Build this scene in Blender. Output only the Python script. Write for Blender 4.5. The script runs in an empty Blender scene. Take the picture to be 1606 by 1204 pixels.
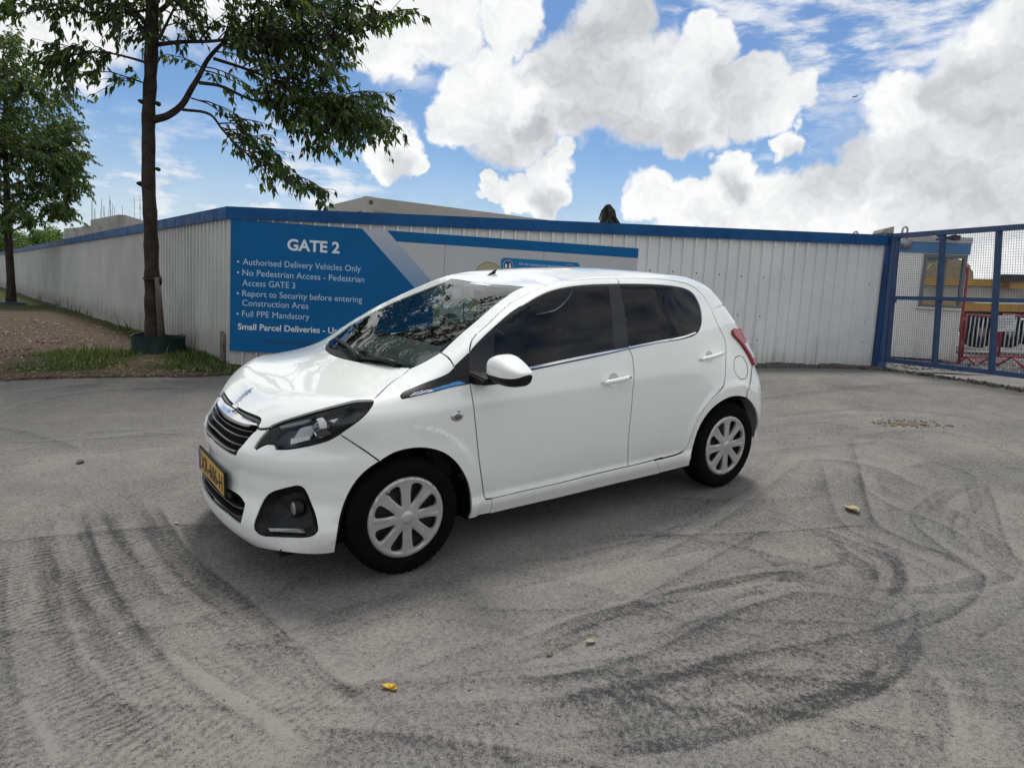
import bpy, bmesh, math, random
import numpy as np
from math import radians, sin, cos, pi
from mathutils import Matrix, Vector
from mathutils.geometry import delaunay_2d_cdt
random.seed(7)
RNG = np.random.default_rng(11)
S = bpy.context.scene
COL = S.collection

# ---- camera -------------------------------------------------------------------
CAM = np.array([0., 0., 1.62])
BW = np.array([[0.998441, 0.006706, 0.055417], [-0.055822, 0.119946, 0.991211], [0., 0.992759, -0.120137]])   # right, up, forward
CF = 1117.52                                                              # focal length in pixels of the 1606 px wide photograph
cd = bpy.data.cameras.new('camera'); cam = bpy.data.objects.new('camera', cd); COL.objects.link(cam)
cam.matrix_world = Matrix([[BW[0][i], BW[1][i], -BW[2][i], CAM[i]] for i in range(3)]+[[0, 0, 0, 1]])
cd.sensor_width = 36; cd.lens = 36*CF/1606; cd.clip_end = 3000; cd.clip_start = .05
S.camera = cam

# ---- view ---------------------------------------------------------------------
S.view_settings.view_transform = 'Standard'; S.view_settings.look = 'None'
S.view_settings.gamma = 1; S.view_settings.use_curve_mapping = False
S.view_settings.exposure = 0.12
S.cycles.max_bounces = 8; S.cycles.transparent_max_bounces = 24

# ---- sun and sky --------------------------------------------------------------
SUN_EL, SUN_AZ = radians(69), radians(6)                                  # azimuth from +Y towards +X
sl = bpy.data.lights.new('sun', 'SUN'); sl.energy = 2.7; sl.angle = radians(15); sl.color = (1, .96, .9)
so = bpy.data.objects.new('sun', sl); COL.objects.link(so)
so.rotation_euler = (-(pi/2-SUN_EL), 0, -SUN_AZ)

def dirpx(x, y):
    d = BW[2]+BW[0]*(x-803)/CF-BW[1]*(y-602)/CF
    return d/np.linalg.norm(d)
def at(x, y, Y):
    """point at depth Y on the sight line through a photograph pixel"""
    d = BW[2]+BW[0]*(x-803)/CF-BW[1]*(y-602)/CF
    return CAM+d*Y/d[1]

wd = bpy.data.worlds.new('World'); S.world = wd; wd.use_nodes = True
class NT:
    """short-hand for building node trees"""
    def __init__(s, tree): s.t = tree; s.n = tree.nodes; s.l = tree.links
    def new(s, typ, **kw):
        n = s.n.new(typ)
        for k, v in kw.items(): setattr(n, k, v)
        return n
    def put(s, inp, v):
        if isinstance(v, bpy.types.NodeSocket): s.l.new(v, inp)
        elif v is not None: inp.default_value = v
    def math(s, op, a, b=None, c=None, clamp=False):
        n = s.new('ShaderNodeMath', operation=op, use_clamp=clamp)
        for i, v in enumerate((a, b, c)):
            if v is not None: s.put(n.inputs[i], v)
        return n.outputs[0]
    def vec(s, op, a, b=None, scale=None):
        n = s.new('ShaderNodeVectorMath', operation=op)
        s.put(n.inputs[0], a)
        if b is not None: s.put(n.inputs[1], b)
        if scale is not None: s.put(n.inputs['Scale'], scale)
        return n.outputs['Value'] if op in ('DOT_PRODUCT', 'LENGTH', 'DISTANCE') else n.outputs[0]
    def noise(s, v, scale, detail=4, rough=.55, dist=0, col=False):
        n = s.new('ShaderNodeTexNoise')
        s.put(n.inputs['Vector'], v); s.put(n.inputs['Scale'], scale); s.put(n.inputs['Detail'], detail)
        s.put(n.inputs['Roughness'], rough); s.put(n.inputs['Distortion'], dist)
        return n.outputs[1 if col else 0]
    def ramp(s, v, a, b, c=0., d=1., smooth=True):
        n = s.new('ShaderNodeMapRange', clamp=True)
        if smooth: n.interpolation_type = 'SMOOTHSTEP'
        for i, q in enumerate((v, a, b, c, d)): s.put(n.inputs[i], q)
        return n.outputs[0]
    def mix(s, f, a, b, mode='MIX'):
        n = s.new('ShaderNodeMix', data_type='RGBA', blend_type=mode)
        for i, q in ((0, f), (6, a), (7, b)):
            if isinstance(q, tuple) and len(q) == 3: q = q+(1,)
            s.put(n.inputs[i], q)
        return n.outputs[2]

# clouds in view, then unseen ones added for the windscreen to reflect: (x, y, radius) of the puffs, and of their grey undersides
PUFF = [(755,140,62),(805,190,72),(728,190,44),(845,150,62),(775,105,30),(910,135,76),(1010,140,80),(1090,165,66),(1180,150,50),(1245,160,30),
        (1070,195,44),(960,40,60),(800,30,50),(690,30,60),(1110,85,42),(1425,190,68),(1490,240,110),(1570,210,130),(1350,278,44),(1570,310,120),
        (1400,290,86),(1243,218,22),(1150,270,38),(1022,312,40),(1065,328,44),(1130,325,46),(1205,330,66),(1300,338,74),(1400,348,80),(1500,345,100),
        (868,285,44),(850,312,36),(772,292,19),(888,240,24),(812,304,28),(630,235,44),(662,250,22),(600,250,32),(60,10,100),(1590,110,90),(600,60,60),(655,30,60),(300,-170,170),(500,-250,170),(60,-120,150),(800,-300,170),(1100,-330,200),(100,-420,260),(500,-600,260),(-220,60,120)]
GREY = [(965,165,96),(1080,195,52),(780,235,52),(840,215,44),(900,110,70),(1565,270,110),(1585,140,84),(1450,280,74),(1300,285,54),(960,60,90),(1150,160,60),
        (860,320,28),(1250,235,24),(1150,290,26),(640,262,30),(1500,150,50)]
VEIL = [(1300,40,190),(1450,60,180),(1130,40,150),(640,60,90),(400,305,150),(260,300,120),(520,305,110),(330,310,130),(620,180,40),(150,260,90),(1180,262,60),(1500,60,160),(420,20,120)]
def world():
    t = NT(wd.node_tree); t.n.clear()
    out = t.new('ShaderNodeOutputWorld'); bg = t.new('ShaderNodeBackground')
    sky = t.new('ShaderNodeTexSky', sky_type='NISHITA', sun_disc=False, sun_elevation=SUN_EL, sun_rotation=SUN_AZ, altitude=10, air_density=1.0, dust_density=.6, ozone_density=1.6)
    g = t.new('ShaderNodeTexCoord').outputs['Generated']
    d = t.vec('NORMALIZE', g)
    n1 = t.noise(d, 9, 3, .6, 0, True); n2 = t.noise(d, 38, 2.5, .62, 0, True)
    w = t.vec('ADD', d, t.vec('SCALE', t.vec('SUBTRACT', n1, (.5, .5, .5)), scale=.070))
    w = t.vec('NORMALIZE', t.vec('ADD', w, t.vec('SCALE', t.vec('SUBTRACT', n2, (.5, .5, .5)), scale=.040)))
    def field(lst, soft0, soft1):
        acc = None
        for x, y, r in lst:
            c = dirpx(x, y); a = r/CF*1.02
            dd = t.vec('DISTANCE', w, tuple(c))
            v = t.ramp(dd, a*soft0, a*soft1, 1, 0)
            acc = v if acc is None else t.math('MAXIMUM', acc, v)
        return acc
    den = field(PUFF, .80, 1.10); grey = field(GREY, .3, 1.35); veil = field(VEIL, .2, 1.1)
    z = t.new('ShaderNodeSeparateXYZ'); t.l.new(d, z.inputs[0])
    fine = t.noise(t.vec('MULTIPLY', d, (1, 1, 3.2)), 15, 5, .6)
    veilm = t.math('MULTIPLY', veil, t.ramp(fine, .40, .66))
    # generic broken cloud for the part of the sky the photograph does not show
    fwd = t.vec('DOT_PRODUCT', d, tuple(dirpx(803, 300)))
    off = t.ramp(fwd, .74, .62)
    gen = t.math('MULTIPLY', off, t.ramp(t.noise(d, 3.2, 4, .6), .34, .52))
    low = t.math('MULTIPLY', t.ramp(z.outputs[2], .0, .22, 1, 0), .50)
    alpha = t.math('MAXIMUM', t.math('MAXIMUM', den, gen), t.math('MULTIPLY', veilm, .8))
    alpha = t.math('MAXIMUM', alpha, low)
    tex = t.noise(w, 11, 4, .52); tex2 = t.noise(t.vec('ADD', w, (0, -.006, .026)), 11, 4, .52)
    lit = t.math('SUBTRACT', tex, tex2)                                   # billows are bright on their upper side
    f1 = t.noise(w, 42, 3, .6); f2 = t.noise(t.vec('ADD', w, (0, -.002, .008)), 42, 3, .6)
    lit = t.math('ADD', t.math('MULTIPLY', lit, 1.5), t.math('MULTIPLY', t.math('SUBTRACT', f1, f2), .5))
    shade = t.math('SUBTRACT', t.math('MULTIPLY', grey, .58), lit)
    shade = t.math('ADD', shade, t.ramp(z.outputs[2], .05, .6, .02, .20), clamp=True)
    back = t.ramp(z.outputs[1], .1, -.6)                                  # clouds opposite the sun are lit from the front
    cl = t.mix(shade, (.90, .905, .91), (.44, .46, .49))
    cl = t.mix(1.0, cl, t.mix(back, (1, 1, 1), (1.0, .99, .975)), 'MULTIPLY')
    skc = t.mix(1.0, sky.outputs[0], (SKYK*.80, SKYK*1.0, SKYK*1.2), 'MULTIPLY')
    res = t.mix(alpha, skc, cl)
    t.l.new(res, bg.inputs[0]); bg.inputs[1].default_value = 1.0
    t.l.new(bg.outputs[0], out.inputs[0])
SKYK = .085
world()

# ---- helpers ------------------------------------------------------------------
def tag(o, label=None, cat=None, group=None, kind=None):
    for k, v in (('label', label), ('category', cat), ('group', group), ('kind', kind)):
        if v: o[k] = v
    return o
def empty(name, loc=(0, 0, 0), label=None, cat=None, group=None, rz=0):
    o = bpy.data.objects.new(name, None); COL.objects.link(o); o.location = loc; o.rotation_euler = (0, 0, rz)
    o.empty_display_size = .2
    return tag(o, label, cat, group)
def mk(name, V, Fc, mats, parent=None, smooth=False, normals=None, midx=None):
    me = bpy.data.meshes.new(name)
    V = np.asarray(V, float)
    me.from_pydata(V.tolist(), [], [tuple(int(i) for i in f) for f in Fc])
    for m in (mats if isinstance(mats, (list, tuple)) else [mats]): me.materials.append(m)
    if midx is not None: me.polygons.foreach_set('material_index', np.asarray(midx, np.int32))
    if smooth: me.polygons.foreach_set('use_smooth', np.ones(len(me.polygons), bool))
    me.update()
    if normals is not None: me.normals_split_custom_set_from_vertices(np.asarray(normals).tolist())
    o = bpy.data.objects.new(name, me); COL.objects.link(o)
    if parent: o.parent = parent
    return o
class MB:
    """collects simple solids into one mesh"""
    def __init__(s): s.V = []; s.F = []; s.M = []
    def add(s, V, Fc, m=0):
        b = len(s.V); s.V += [tuple(map(float, v)) for v in V]; s.F += [tuple(b+int(i) for i in f) for f in Fc]; s.M += [m]*len(Fc); return s
    def hexa(s, c, m=0):                      # 8 corners: bottom ring then top ring
        return s.add(c, [(3, 2, 1, 0), (4, 5, 6, 7), (0, 1, 5, 4), (1, 2, 6, 5), (2, 3, 7, 6), (3, 0, 4, 7)], m)
    def box(s, a, b, m=0):
        (x0, y0, z0), (x1, y1, z1) = a, b
        return s.hexa([(x0, y0, z0), (x1, y0, z0), (x1, y1, z0), (x0, y1, z0), (x0, y0, z1), (x1, y0, z1), (x1, y1, z1), (x0, y1, z1)], m)
    def bar(s, p, q, w, h=None, up=(0, 0, 1), m=0):
        p, q, up = np.array(p, float), np.array(q, float), np.array(up, float); h = h or w
        t = (q-p)/np.linalg.norm(q-p); a = np.cross(t, up)
        if np.linalg.norm(a) < 1e-3: a = np.cross(t, (0, 1, 0))
        a /= np.linalg.norm(a); b = np.cross(a, t)
        o = [(-a*w-b*h)/2, (a*w-b*h)/2, (a*w+b*h)/2, (-a*w+b*h)/2]
        return s.hexa([p+k for k in o]+[q+k for k in o], m)
    def tube(s, pts, rad, n=8, m=0, cap=True):
        pts = [np.array(p, float) for p in pts]; N = len(pts)
        rad = rad if hasattr(rad, '__len__') else [rad]*N
        V = []; prev = None
        for i, p in enumerate(pts):
            t = pts[min(i+1, N-1)]-pts[max(i-1, 0)]; t /= np.linalg.norm(t)
            if prev is None:
                a = np.cross(t, (0, 0, 1) if abs(t[2]) < .9 else (1, 0, 0))
            else: a = prev-t*np.dot(prev, t)
            a /= np.linalg.norm(a); prev = a; b = np.cross(t, a)
            V += [p+rad[i]*(a*cos(2*pi*k/n)+b*sin(2*pi*k/n)) for k in range(n)]
        Fc = [(i*n+k, i*n+(k+1) % n, (i+1)*n+(k+1) % n, (i+1)*n+k) for i in range(N-1) for k in range(n)]
        if cap: Fc += [tuple(range(n-1, -1, -1)), tuple((N-1)*n+k for k in range(n))]
        return s.add(V, Fc, m)
    def lathe(s, prof, n, fn, m=0, closed=False):   # prof: list of (radius, height); fn(r cos, r sin, h) -> point
        V = [fn(r*cos(2*pi*k/n), r*sin(2*pi*k/n), h) for r, h in prof for k in range(n)]
        N = len(prof)
        Fc = [(i*n+k, i*n+(k+1) % n, ((i+1) % N)*n+(k+1) % n, ((i+1) % N)*n+k) for i in range(N if closed else N-1) for k in range(n)]
        return s.add(V, Fc, m)
    def prism(s, poly, e, m=0):                # poly: 3-D outline, e: extrusion vector
        n = len(poly); poly = [np.array(p, float) for p in poly]; e = np.array(e, float)
        return s.add(poly+[p+e for p in poly], [tuple(range(n-1, -1, -1)), tuple(range(n, 2*n))]+[(i, (i+1) % n, n+(i+1) % n, n+i) for i in range(n)], m)
    def build(s, name, mats, parent=None, smooth=False, fix=True, bevel=0):
        o = mk(name, s.V, s.F, mats, parent, smooth, None, s.M)
        if fix or bevel:
            bm = bmesh.new(); bm.from_mesh(o.data)
            bmesh.ops.recalc_face_normals(bm, faces=bm.faces)
            if bevel:
                bmesh.ops.bevel(bm, geom=[e for e in bm.edges if e.is_manifold and e.calc_face_angle(0) > .5], offset=bevel, segments=2, affect='EDGES', clamp_overlap=True)
            bm.to_mesh(o.data); bm.free()
        return o
def shade_auto(o, ang=40):
    o.data.polygons.foreach_set('use_smooth', np.ones(len(o.data.polygons), bool))
    o.data.set_sharp_from_angle(angle=radians(ang))
    return o

# ---- materials ----------------------------------------------------------------
MATS = {}
def pbr(name, col, rough=.5, metal=0., spec=.5, coat=0., vary=0., vscale=6., bump=0., bscale=60., rvary=0., col2=None, emit=None):
    m = bpy.data.materials.new(name); m.use_nodes = True; t = NT(m.node_tree)
    b = t.n['Principled BSDF']
    b.inputs['Roughness'].default_value = rough; b.inputs['Metallic'].default_value = metal
    b.inputs['Specular IOR Level'].default_value = spec; b.inputs['Coat Weight'].default_value = coat; b.inputs['Coat Roughness'].default_value = .02
    b.inputs['Base Color'].default_value = (*col, 1)
    co = t.new('ShaderNodeTexCoord').outputs['Object']
    if vary or col2:
        n = t.ramp(t.noise(co, vscale, 6, .62), .32, .68)
        c2 = col2 or tuple(max(0, c*(1-vary)) for c in col)
        t.l.new(t.mix(n, col, c2), b.inputs['Base Color'])
    if rvary:
        t.l.new(t.ramp(t.noise(co, vscale*2, 5, .6), .3, .7, rough, rough+rvary), b.inputs['Roughness'])
    if bump:
        bn = t.new('ShaderNodeBump'); bn.inputs['Strength'].default_value = bump; bn.inputs['Distance'].default_value = .01
        t.l.new(t.noise(co, bscale, 5, .6), bn.inputs['Height']); t.l.new(bn.outputs[0], b.inputs['Normal'])
    if emit: b.inputs['Emission Color'].default_value = (*emit, 1); b.inputs['Emission Strength'].default_value = 1
    MATS[name] = m
    return m
def glass(name, tint, ior=1.5, rough=.0):
    m = bpy.data.materials.new(name); m.use_nodes = True; t = NT(m.node_tree); t.n.clear()
    out = t.new('ShaderNodeOutputMaterial'); tr = t.new('ShaderNodeBsdfTransparent'); gl = t.new('ShaderNodeBsdfGlossy'); mx = t.new('ShaderNodeMixShader')
    tr.inputs[0].default_value = (*tint, 1); gl.inputs['Roughness'].default_value = rough
    g = t.new('ShaderNodeNewGeometry'); c = t.math('ABSOLUTE', t.vec('DOT_PRODUCT', g.outputs['Normal'], g.outputs['Incoming']))
    r0 = ((ior-1)/(ior+1))**2
    f5 = t.math('POWER', t.math('SUBTRACT', 1.0, c, clamp=True), 5.0)
    fr = t.math('ADD', t.math('MULTIPLY', f5, 1-r0), r0)
    t.l.new(fr, mx.inputs[0]); t.l.new(tr.outputs[0], mx.inputs[1]); t.l.new(gl.outputs[0], mx.inputs[2]); t.l.new(mx.outputs[0], out.inputs[0])
    MATS[name] = m
    return m
# ---- body surface -------------------------------------------------------------
def pchip(xs, ys):
    xs = np.array(xs, float); ys = np.array(ys, float)
    h = np.diff(xs); d = np.diff(ys)/h
    m = np.zeros(len(xs)); m[0] = d[0]; m[-1] = d[-1]
    for i in range(1, len(xs)-1):
        if d[i-1]*d[i] > 0:
            w1 = 2*h[i]+h[i-1]; w2 = h[i]+2*h[i-1]
            m[i] = (w1+w2)/(w1/d[i-1]+w2/d[i])
    def f(x):
        x = np.asarray(x, float)
        i = np.clip(np.searchsorted(xs, x)-1, 0, len(xs)-2)
        t = (x-xs[i])/h[i]
        tc = np.clip(t, 0, 1)
        t2 = tc*tc; t3 = t2*tc
        r = (2*t3-3*t2+1)*ys[i]+(t3-2*t2+tc)*h[i]*m[i]+(-2*t3+3*t2)*ys[i+1]+(t3-t2)*h[i]*m[i+1]
        return r + np.where(t < 0, t*h[i]*m[0], 0) + np.where(t > 1, (t-1)*h[i]*m[-1], 0)
    return f
def soft(f, x0, x1, sig, n=None):
    """evens out a profile so that reflections run smoothly over it"""
    st = sig/6; x = np.arange(x0-4*sig, x1+4*sig, st); y = f(x)
    k = np.exp(-.5*(np.arange(-24, 25)/6.)**2); k /= k.sum()
    ys = np.convolve(y, k, 'same'); m = slice(24, -24)
    return pchip(x[m][::2], ys[m][::2])
def smax(a, b, k):
    h = np.clip(.5+.5*(a-b)/k, 0, 1)
    return a*h+b*(1-h)+k*h*(1-h)
def sstep(a, b, x):  # rises a->b
    t = np.clip((x-a)/(b-a), 0, 1); return t*t*(3-2*t)
TOP = pchip([-.76,-.66,-.62,-.58,-.534,-.49,-.40,-.25,-.03,.06,.25,.5,.75,.9,1.0,1.2,1.45,1.7,1.95,2.15,2.3,2.42,2.6],
            [.56,.655,.695,.735,.775,.808,.850,.897,.949,.970,1.06,1.172,1.272,1.326,1.352,1.392,1.416,1.422,1.414,1.392,1.356,1.315,1.22])
CROWN = pchip([-.7,-.5,-.38,-.25,-.1,.05,.3,.6,.95,1.2,1.7,2.0,2.2,2.4],[-.08,-.12,-.04,.05,.10,.11,.03,-.02,-.03,.04,.12,.07,.03,.05])
SHIFT = pchip([-.8,-.5,-.2,0,.3,.8,1.1,1.5,3],[.14,.10,.04,.12,.20,.16,.1,0,0])
NOSE = pchip([.08,.16,.21,.27,.33,.42,.50,.56,.60,.66,.70,.74,.80,.9],[-.60,-.665,-.705,-.715,-.702,-.678,-.678,-.690,-.684,-.645,-.613,-.578,-.52,-.40])
TAIL = pchip([.10,.2,.3,.45,.6,.8,.95,1.05,1.2,1.33,1.45],[2.62,2.72,2.77,2.785,2.77,2.705,2.635,2.58,2.478,2.385,2.27])
PLAN = pchip([-.8,-.5,-.3,-.1,.2,.6,1.4,2.0,2.3,2.5,2.7,2.9],[.72,.755,.777,.796,.805,.8065,.8065,.807,.808,.807,.80,.76])
SEC = pchip([.10,.17,.22,.262,.280,.298,.312,.36,.45,.60,.72,.79,.88,.95,.985,1.05,1.2,1.35,1.5],
            [-.085,-.056,-.038,-.024,-.023,-.030,-.037,-.030,-.017,-.004,0,0,-.014,-.032,-.046,-.074,-.146,-.226,-.31])
TOP = soft(TOP, -.76, 2.6, .03); CROWN = soft(CROWN, -.8, 2.6, .10); SHIFT = soft(SHIFT, -.9, 3, .10)
NOSE = soft(NOSE, .06, .92, .012); TAIL = soft(TAIL, .08, 1.5, .02); PLAN = soft(PLAN, -.9, 3, .08); SEC = soft(SEC, .09, 1.52, .005)
def belt(x): return .952+.0767*(x-.73)
def Ys(x, z):
    b = np.maximum(belt(x), .90)
    s = np.where(z < .78, z, np.where(z < b, .78+(z-.78)*.2/(b-.78), .98+z-b))
    y = PLAN(x)+SEC(s)
    y = y-sstep(1.7, 2.6, x)*(.05*np.clip((z-b)/.35, 0, 1.3)+.10*sstep(.60, 1.05, z))-sstep(.4, -.1, x)*.035*sstep(.75, .95, z)
    for xw in (0., 2.34):
        r = np.hypot(x-xw, z-.30)
        y = y+.013*(1-sstep(.395, .44, r))*sstep(-.1, .25, z+.15)
    return y
def SF(P):
    x, y, z = P[..., 0], P[..., 1], P[..., 2]
    w = np.abs(y)
    a = w-Ys(x, z)
    b = z-(TOP(x-SHIFT(x)*w*w)-CROWN(x)*w*w)
    b = b/np.where(x < .1, 1.1, 1.1)
    q = np.clip(w/.80, 0, 1.05)**2.3
    g = .70*(1-np.clip(1-q, 1e-4, 1)**.435)+np.clip(q-.98, 0, 1)*4
    g = g*(1-.22*sstep(.42, .22, z)-.12*sstep(.25, .15, z)-.40*sstep(.62, .80, z))
    c = NOSE(z)+g-x
    q2 = np.clip(w/.81, 0, 1.05)**5
    g2 = .34*(1-np.clip(1-q2, 1e-4, 1)**.2)+np.clip(q2-.98, 0, 1)*4
    d = x-(TAIL(z)-g2*(.75+.6*sstep(.6, 1.0, z)))
    k = .035+.02*sstep(.9, 1.5, x)
    m = smax(a, b, k)
    m = smax(m, c, .05)
    return smax(m, d, .06)
def grad(P, h=1e-3):
    G = np.zeros_like(P)
    for i in range(3):
        e = np.zeros(3); e[i] = h
        G[..., i] = SF(P+e)-SF(P-e)
    return G/np.maximum(np.linalg.norm(G, axis=-1, keepdims=True), 1e-9)
def bis(fn, lo, hi, n=34):
    for _ in range(n):
        m = .5*(lo+hi); v = SF(fn(m)) > 0
        hi = np.where(v, m, hi); lo = np.where(v, lo, m)
    return fn(.5*(lo+hi))
class ChXY:
    def to(s, P): return P[:, :2].copy()
    def lift(s, q):
        return bis(lambda t: np.stack([q[:, 0], q[:, 1], t], 1), np.full(len(q), .5), np.full(len(q), 1.7))
class ChSec:
    def to(s, P): return np.stack([P[:, 0], np.arctan2(P[:, 1], P[:, 2]-.6)*.85], 1)
    def lift(s, q):
        a = q[:, 1]/.85
        return bis(lambda r: np.stack([q[:, 0], r*np.sin(a), .6+r*np.cos(a)], 1), np.full(len(q), .02), np.full(len(q), 1.6))
class ChCyl:
    def __init__(s, x0, sg): s.x0 = x0; s.sg = sg
    def to(s, P): return np.stack([np.arctan2(P[:, 1], s.sg*(P[:, 0]-s.x0))*.75, P[:, 2]], 1)
    def lift(s, q):
        a = q[:, 0]/.75
        return bis(lambda r: np.stack([s.x0+s.sg*r*np.cos(a), r*np.sin(a), q[:, 1]], 1), np.full(len(q), .02), np.full(len(q), 2.2))
XY, SECT, NOSEC, TAILC = ChXY(), ChSec(), ChCyl(.25, -1), ChCyl(1.7, 1)
def cast(pts):
    """where sight lines through photograph points meet the body surface"""
    pts = np.asarray(pts, float)
    d = np.stack([CB[2]+CB[0]*(x-803)/CF-CB[1]*(y-602)/CF for x, y in pts])
    t = np.arange(2.0, 7.5, .012)
    v = SF(CC+d[:, None]*t[None, :, None])
    out = []
    lo = np.zeros(len(d)); hi = np.zeros(len(d))
    for i in range(len(d)):
        n = np.nonzero(v[i] < 0)[0]
        if len(n): lo[i] = t[n[0]-1]; hi[i] = t[n[0]]
        else: lo[i] = hi[i] = t[np.argmin(v[i])]
    for _ in range(30):
        m = .5*(lo+hi); s = SF(CC+d*m[:, None]) < 0
        hi = np.where(s, m, hi); lo = np.where(s, lo, m)
    return CC+d*(.5*(lo+hi))[:, None]

# ==== the car ==================================================================
CARM = np.array([[.81131, -.58366, -.03334], [.58008, .8108, -.07822], [.07269, .04412, .99638]])
CARO = np.array([-.9122, 3.93822, .30508])
CB = BW@CARM; CC = CARM.T@(CAM-CARO)            # the camera seen from the car
car = empty('hatchback_car', (0, 0, 0), 'small white five door hatchback parked on the dusty tarmac, yellow number plate at the front', 'car')
car.matrix_world = Matrix([[*CARM[i], CARO[i]] for i in range(3)]+[[0, 0, 0, 1]])

paint = pbr('white car paint', (.77, .80, .775), .22, 0, .5, 1.0)
def road_dust(m):
    """a thin film of dust low on the body"""
    t = NT(m.node_tree); b = t.n['Principled BSDF']; co = t.new('ShaderNodeTexCoord').outputs['Object']
    z = t.new('ShaderNodeSeparateXYZ'); t.l.new(co, z.inputs[0])
    n = t.noise(co, 7, 6, .65); f = t.math('MULTIPLY', t.ramp(t.math('ADD', z.outputs[2], t.math('MULTIPLY', n, .35)), .72, .30), .50)
    f = t.math('MULTIPLY', f, t.ramp(t.noise(co, 45, 4, .7), .25, .65, .45, 1))
    t.l.new(t.mix(f, (.77, .80, .775), (.46, .44, .40)), b.inputs['Base Color']); t.l.new(t.ramp(f, 0, .5, .22, .6), b.inputs['Roughness']); t.l.new(t.ramp(f, 0, .5, 1, .35), b.inputs['Coat Weight'])
road_dust(paint)
black_plastic = pbr('black plastic', (.0065, .007, .0078), .45, 0, .3, bump=.05, bscale=300)
gloss_black = pbr('gloss black', (.006, .0065, .008), .12, 0, .5)
seal_black = pbr('rubber seal', (.008, .008, .009), .5)
chrome = pbr('chrome', (.78, .79, .80), .06, 1.)
dull_chrome = pbr('satin chrome', (.55, .56, .57), .28, 1.)
silver = pbr('silver wheel paint', (.47, .475, .485), .34, .55, .5, .2, vary=.12, vscale=18)
rubber = pbr('tyre rubber', (.0042, .0044, .0048), .85, 0, .08, vary=.35, vscale=14, bump=.15, bscale=120)
blue_trim = pbr('blue trim', (.035, .19, .46), .25, 0, .5, .3)
interior_dark = pbr('dark interior', (.012, .0125, .014), .7, 0, .3)
cloth_dark = pbr('seat cloth', (.02, .021, .023), .85, vary=.4, vscale=40)
head_lining = pbr('head lining', (.10, .10, .10), .9)
inner_dark = pbr('shut line shadow', (.004, .004, .004), .8, 0, .2)
red_lens = pbr('red lamp lens', (.33, .012, .02), .10, 0, .5, 1.)
clear_lens_m = glass('clear lamp lens', (.80, .83, .85), 1.45)
wind_glass = glass('windscreen glass', (.74, .86, .84), 1.85)
side_glass = glass('side window glass', (.42, .50, .50), 1.5)
dark_glass = glass('dark rear glass', (.035, .037, .043), 1.5)
mirror_m = pbr('mirror silver', (.8, .8, .8), .02, 1.)
plate_yellow = pbr('plate yellow', (.56, .32, .03), .38, vary=.1, vscale=30)
plate_blue = pbr('plate blue', (.01, .03, .16), .35)
print_black = pbr('plate black', (.012, .011, .010), .5)
lamp_grey = pbr('lamp grey', (.16, .165, .17), .25, .4)

def Z(ox, oy, k): return lambda P: [(ox+x/k, oy+y/k) for x, y in P]
Z1 = Z(300, 590, 10.03); Z2 = Z(300, 690, 6.69); Z3 = Z(390, 610, 6.69); Z4 = Z(380, 740, 8.025); Z5 = Z(340, 520, 8.025); Z6 = Z(480, 480, 6.69); Z7 = Z(620, 410, 6.69); Z8 = Z(600, 560, 8.025)
Y1 = Z(720, 520, 10.03); Y2 = Z(820, 410, 8.025); Y3 = Z(960, 420, 8.025); Y4 = Z(1060, 500, 10.03); Y5 = Z(1040, 600, 6.69); Y6 = Z(680, 640, 6.02); Y7 = Z(880, 560, 5.47); Y8 = Z(520, 690, 5.235)

def spline(P, closed=False, sub=4, ang=38):
    """rounds a traced line through its points, keeping sharp corners"""
    P = np.asarray(P, float); n = len(P)
    if n < 3: return P
    D = P[1:]-P[:-1]
    T = np.zeros_like(P)
    for i in range(n):
        if 0 < i < n-1: a, b = D[i-1], D[i]
        elif closed: a, b = P[0]-P[-2 if np.allclose(P[0], P[-1]) else -1], D[0]
        else: continue
        la, lb = np.linalg.norm(a), np.linalg.norm(b)
        if la < 1e-9 or lb < 1e-9: continue
        if np.dot(a, b)/(la*lb) > cos(radians(ang)): T[i] = (a/la+b/lb)/2
    out = []
    for i in range(n-1):
        L = np.linalg.norm(D[i]); p0, p1 = P[i], P[i+1]
        t0 = T[i]*L if T[i].any() else D[i]; t1 = T[i+1]*L if T[i+1].any() else D[i]
        for k in range(sub):
            t = k/sub; t2 = t*t; t3 = t2*t
            out.append((2*t3-3*t2+1)*p0+(t3-2*t2+t)*t0+(-2*t3+3*t2)*p1+(t3-t2)*t1)
    out.append(P[-1])
    return np.array(out)
def tr(*segs, **k):
    """traced seam -> points on the body surface"""
    P = []
    for s in segs: P += list(s)
    return cast(spline(P, **k))
def inpoly(Q, L):
    x, y = Q[:, 0][:, None], Q[:, 1][:, None]
    a = L; b = np.roll(L, -1, 0)
    c = ((a[:, 1] > y) != (b[:, 1] > y)) & (x < (b[:, 0]-a[:, 0])*(y-a[:, 1])/(b[:, 1]-a[:, 1]+1e-30)+a[:, 0])
    return c.sum(1) % 2 == 1
def area2(L): return .5*np.sum(L[:, 0]*np.roll(L[:, 1], -1)-np.roll(L[:, 0], -1)*L[:, 1])
def dedupe(L, eps=1e-4):
    out = [L[0]]
    for p in L[1:]:
        if np.linalg.norm(p-out[-1]) > eps: out.append(p)
    if np.linalg.norm(out[-1]-out[0]) < eps: out.pop()
    return np.array(out)
def densify(L, step):
    out = []
    for a, b in zip(L, np.roll(L, -1, 0)):
        n = max(1, int(math.ceil(np.linalg.norm(b-a)/step)))
        out += [a+(b-a)*k/n for k in range(n)]
    return np.array(out)
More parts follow.
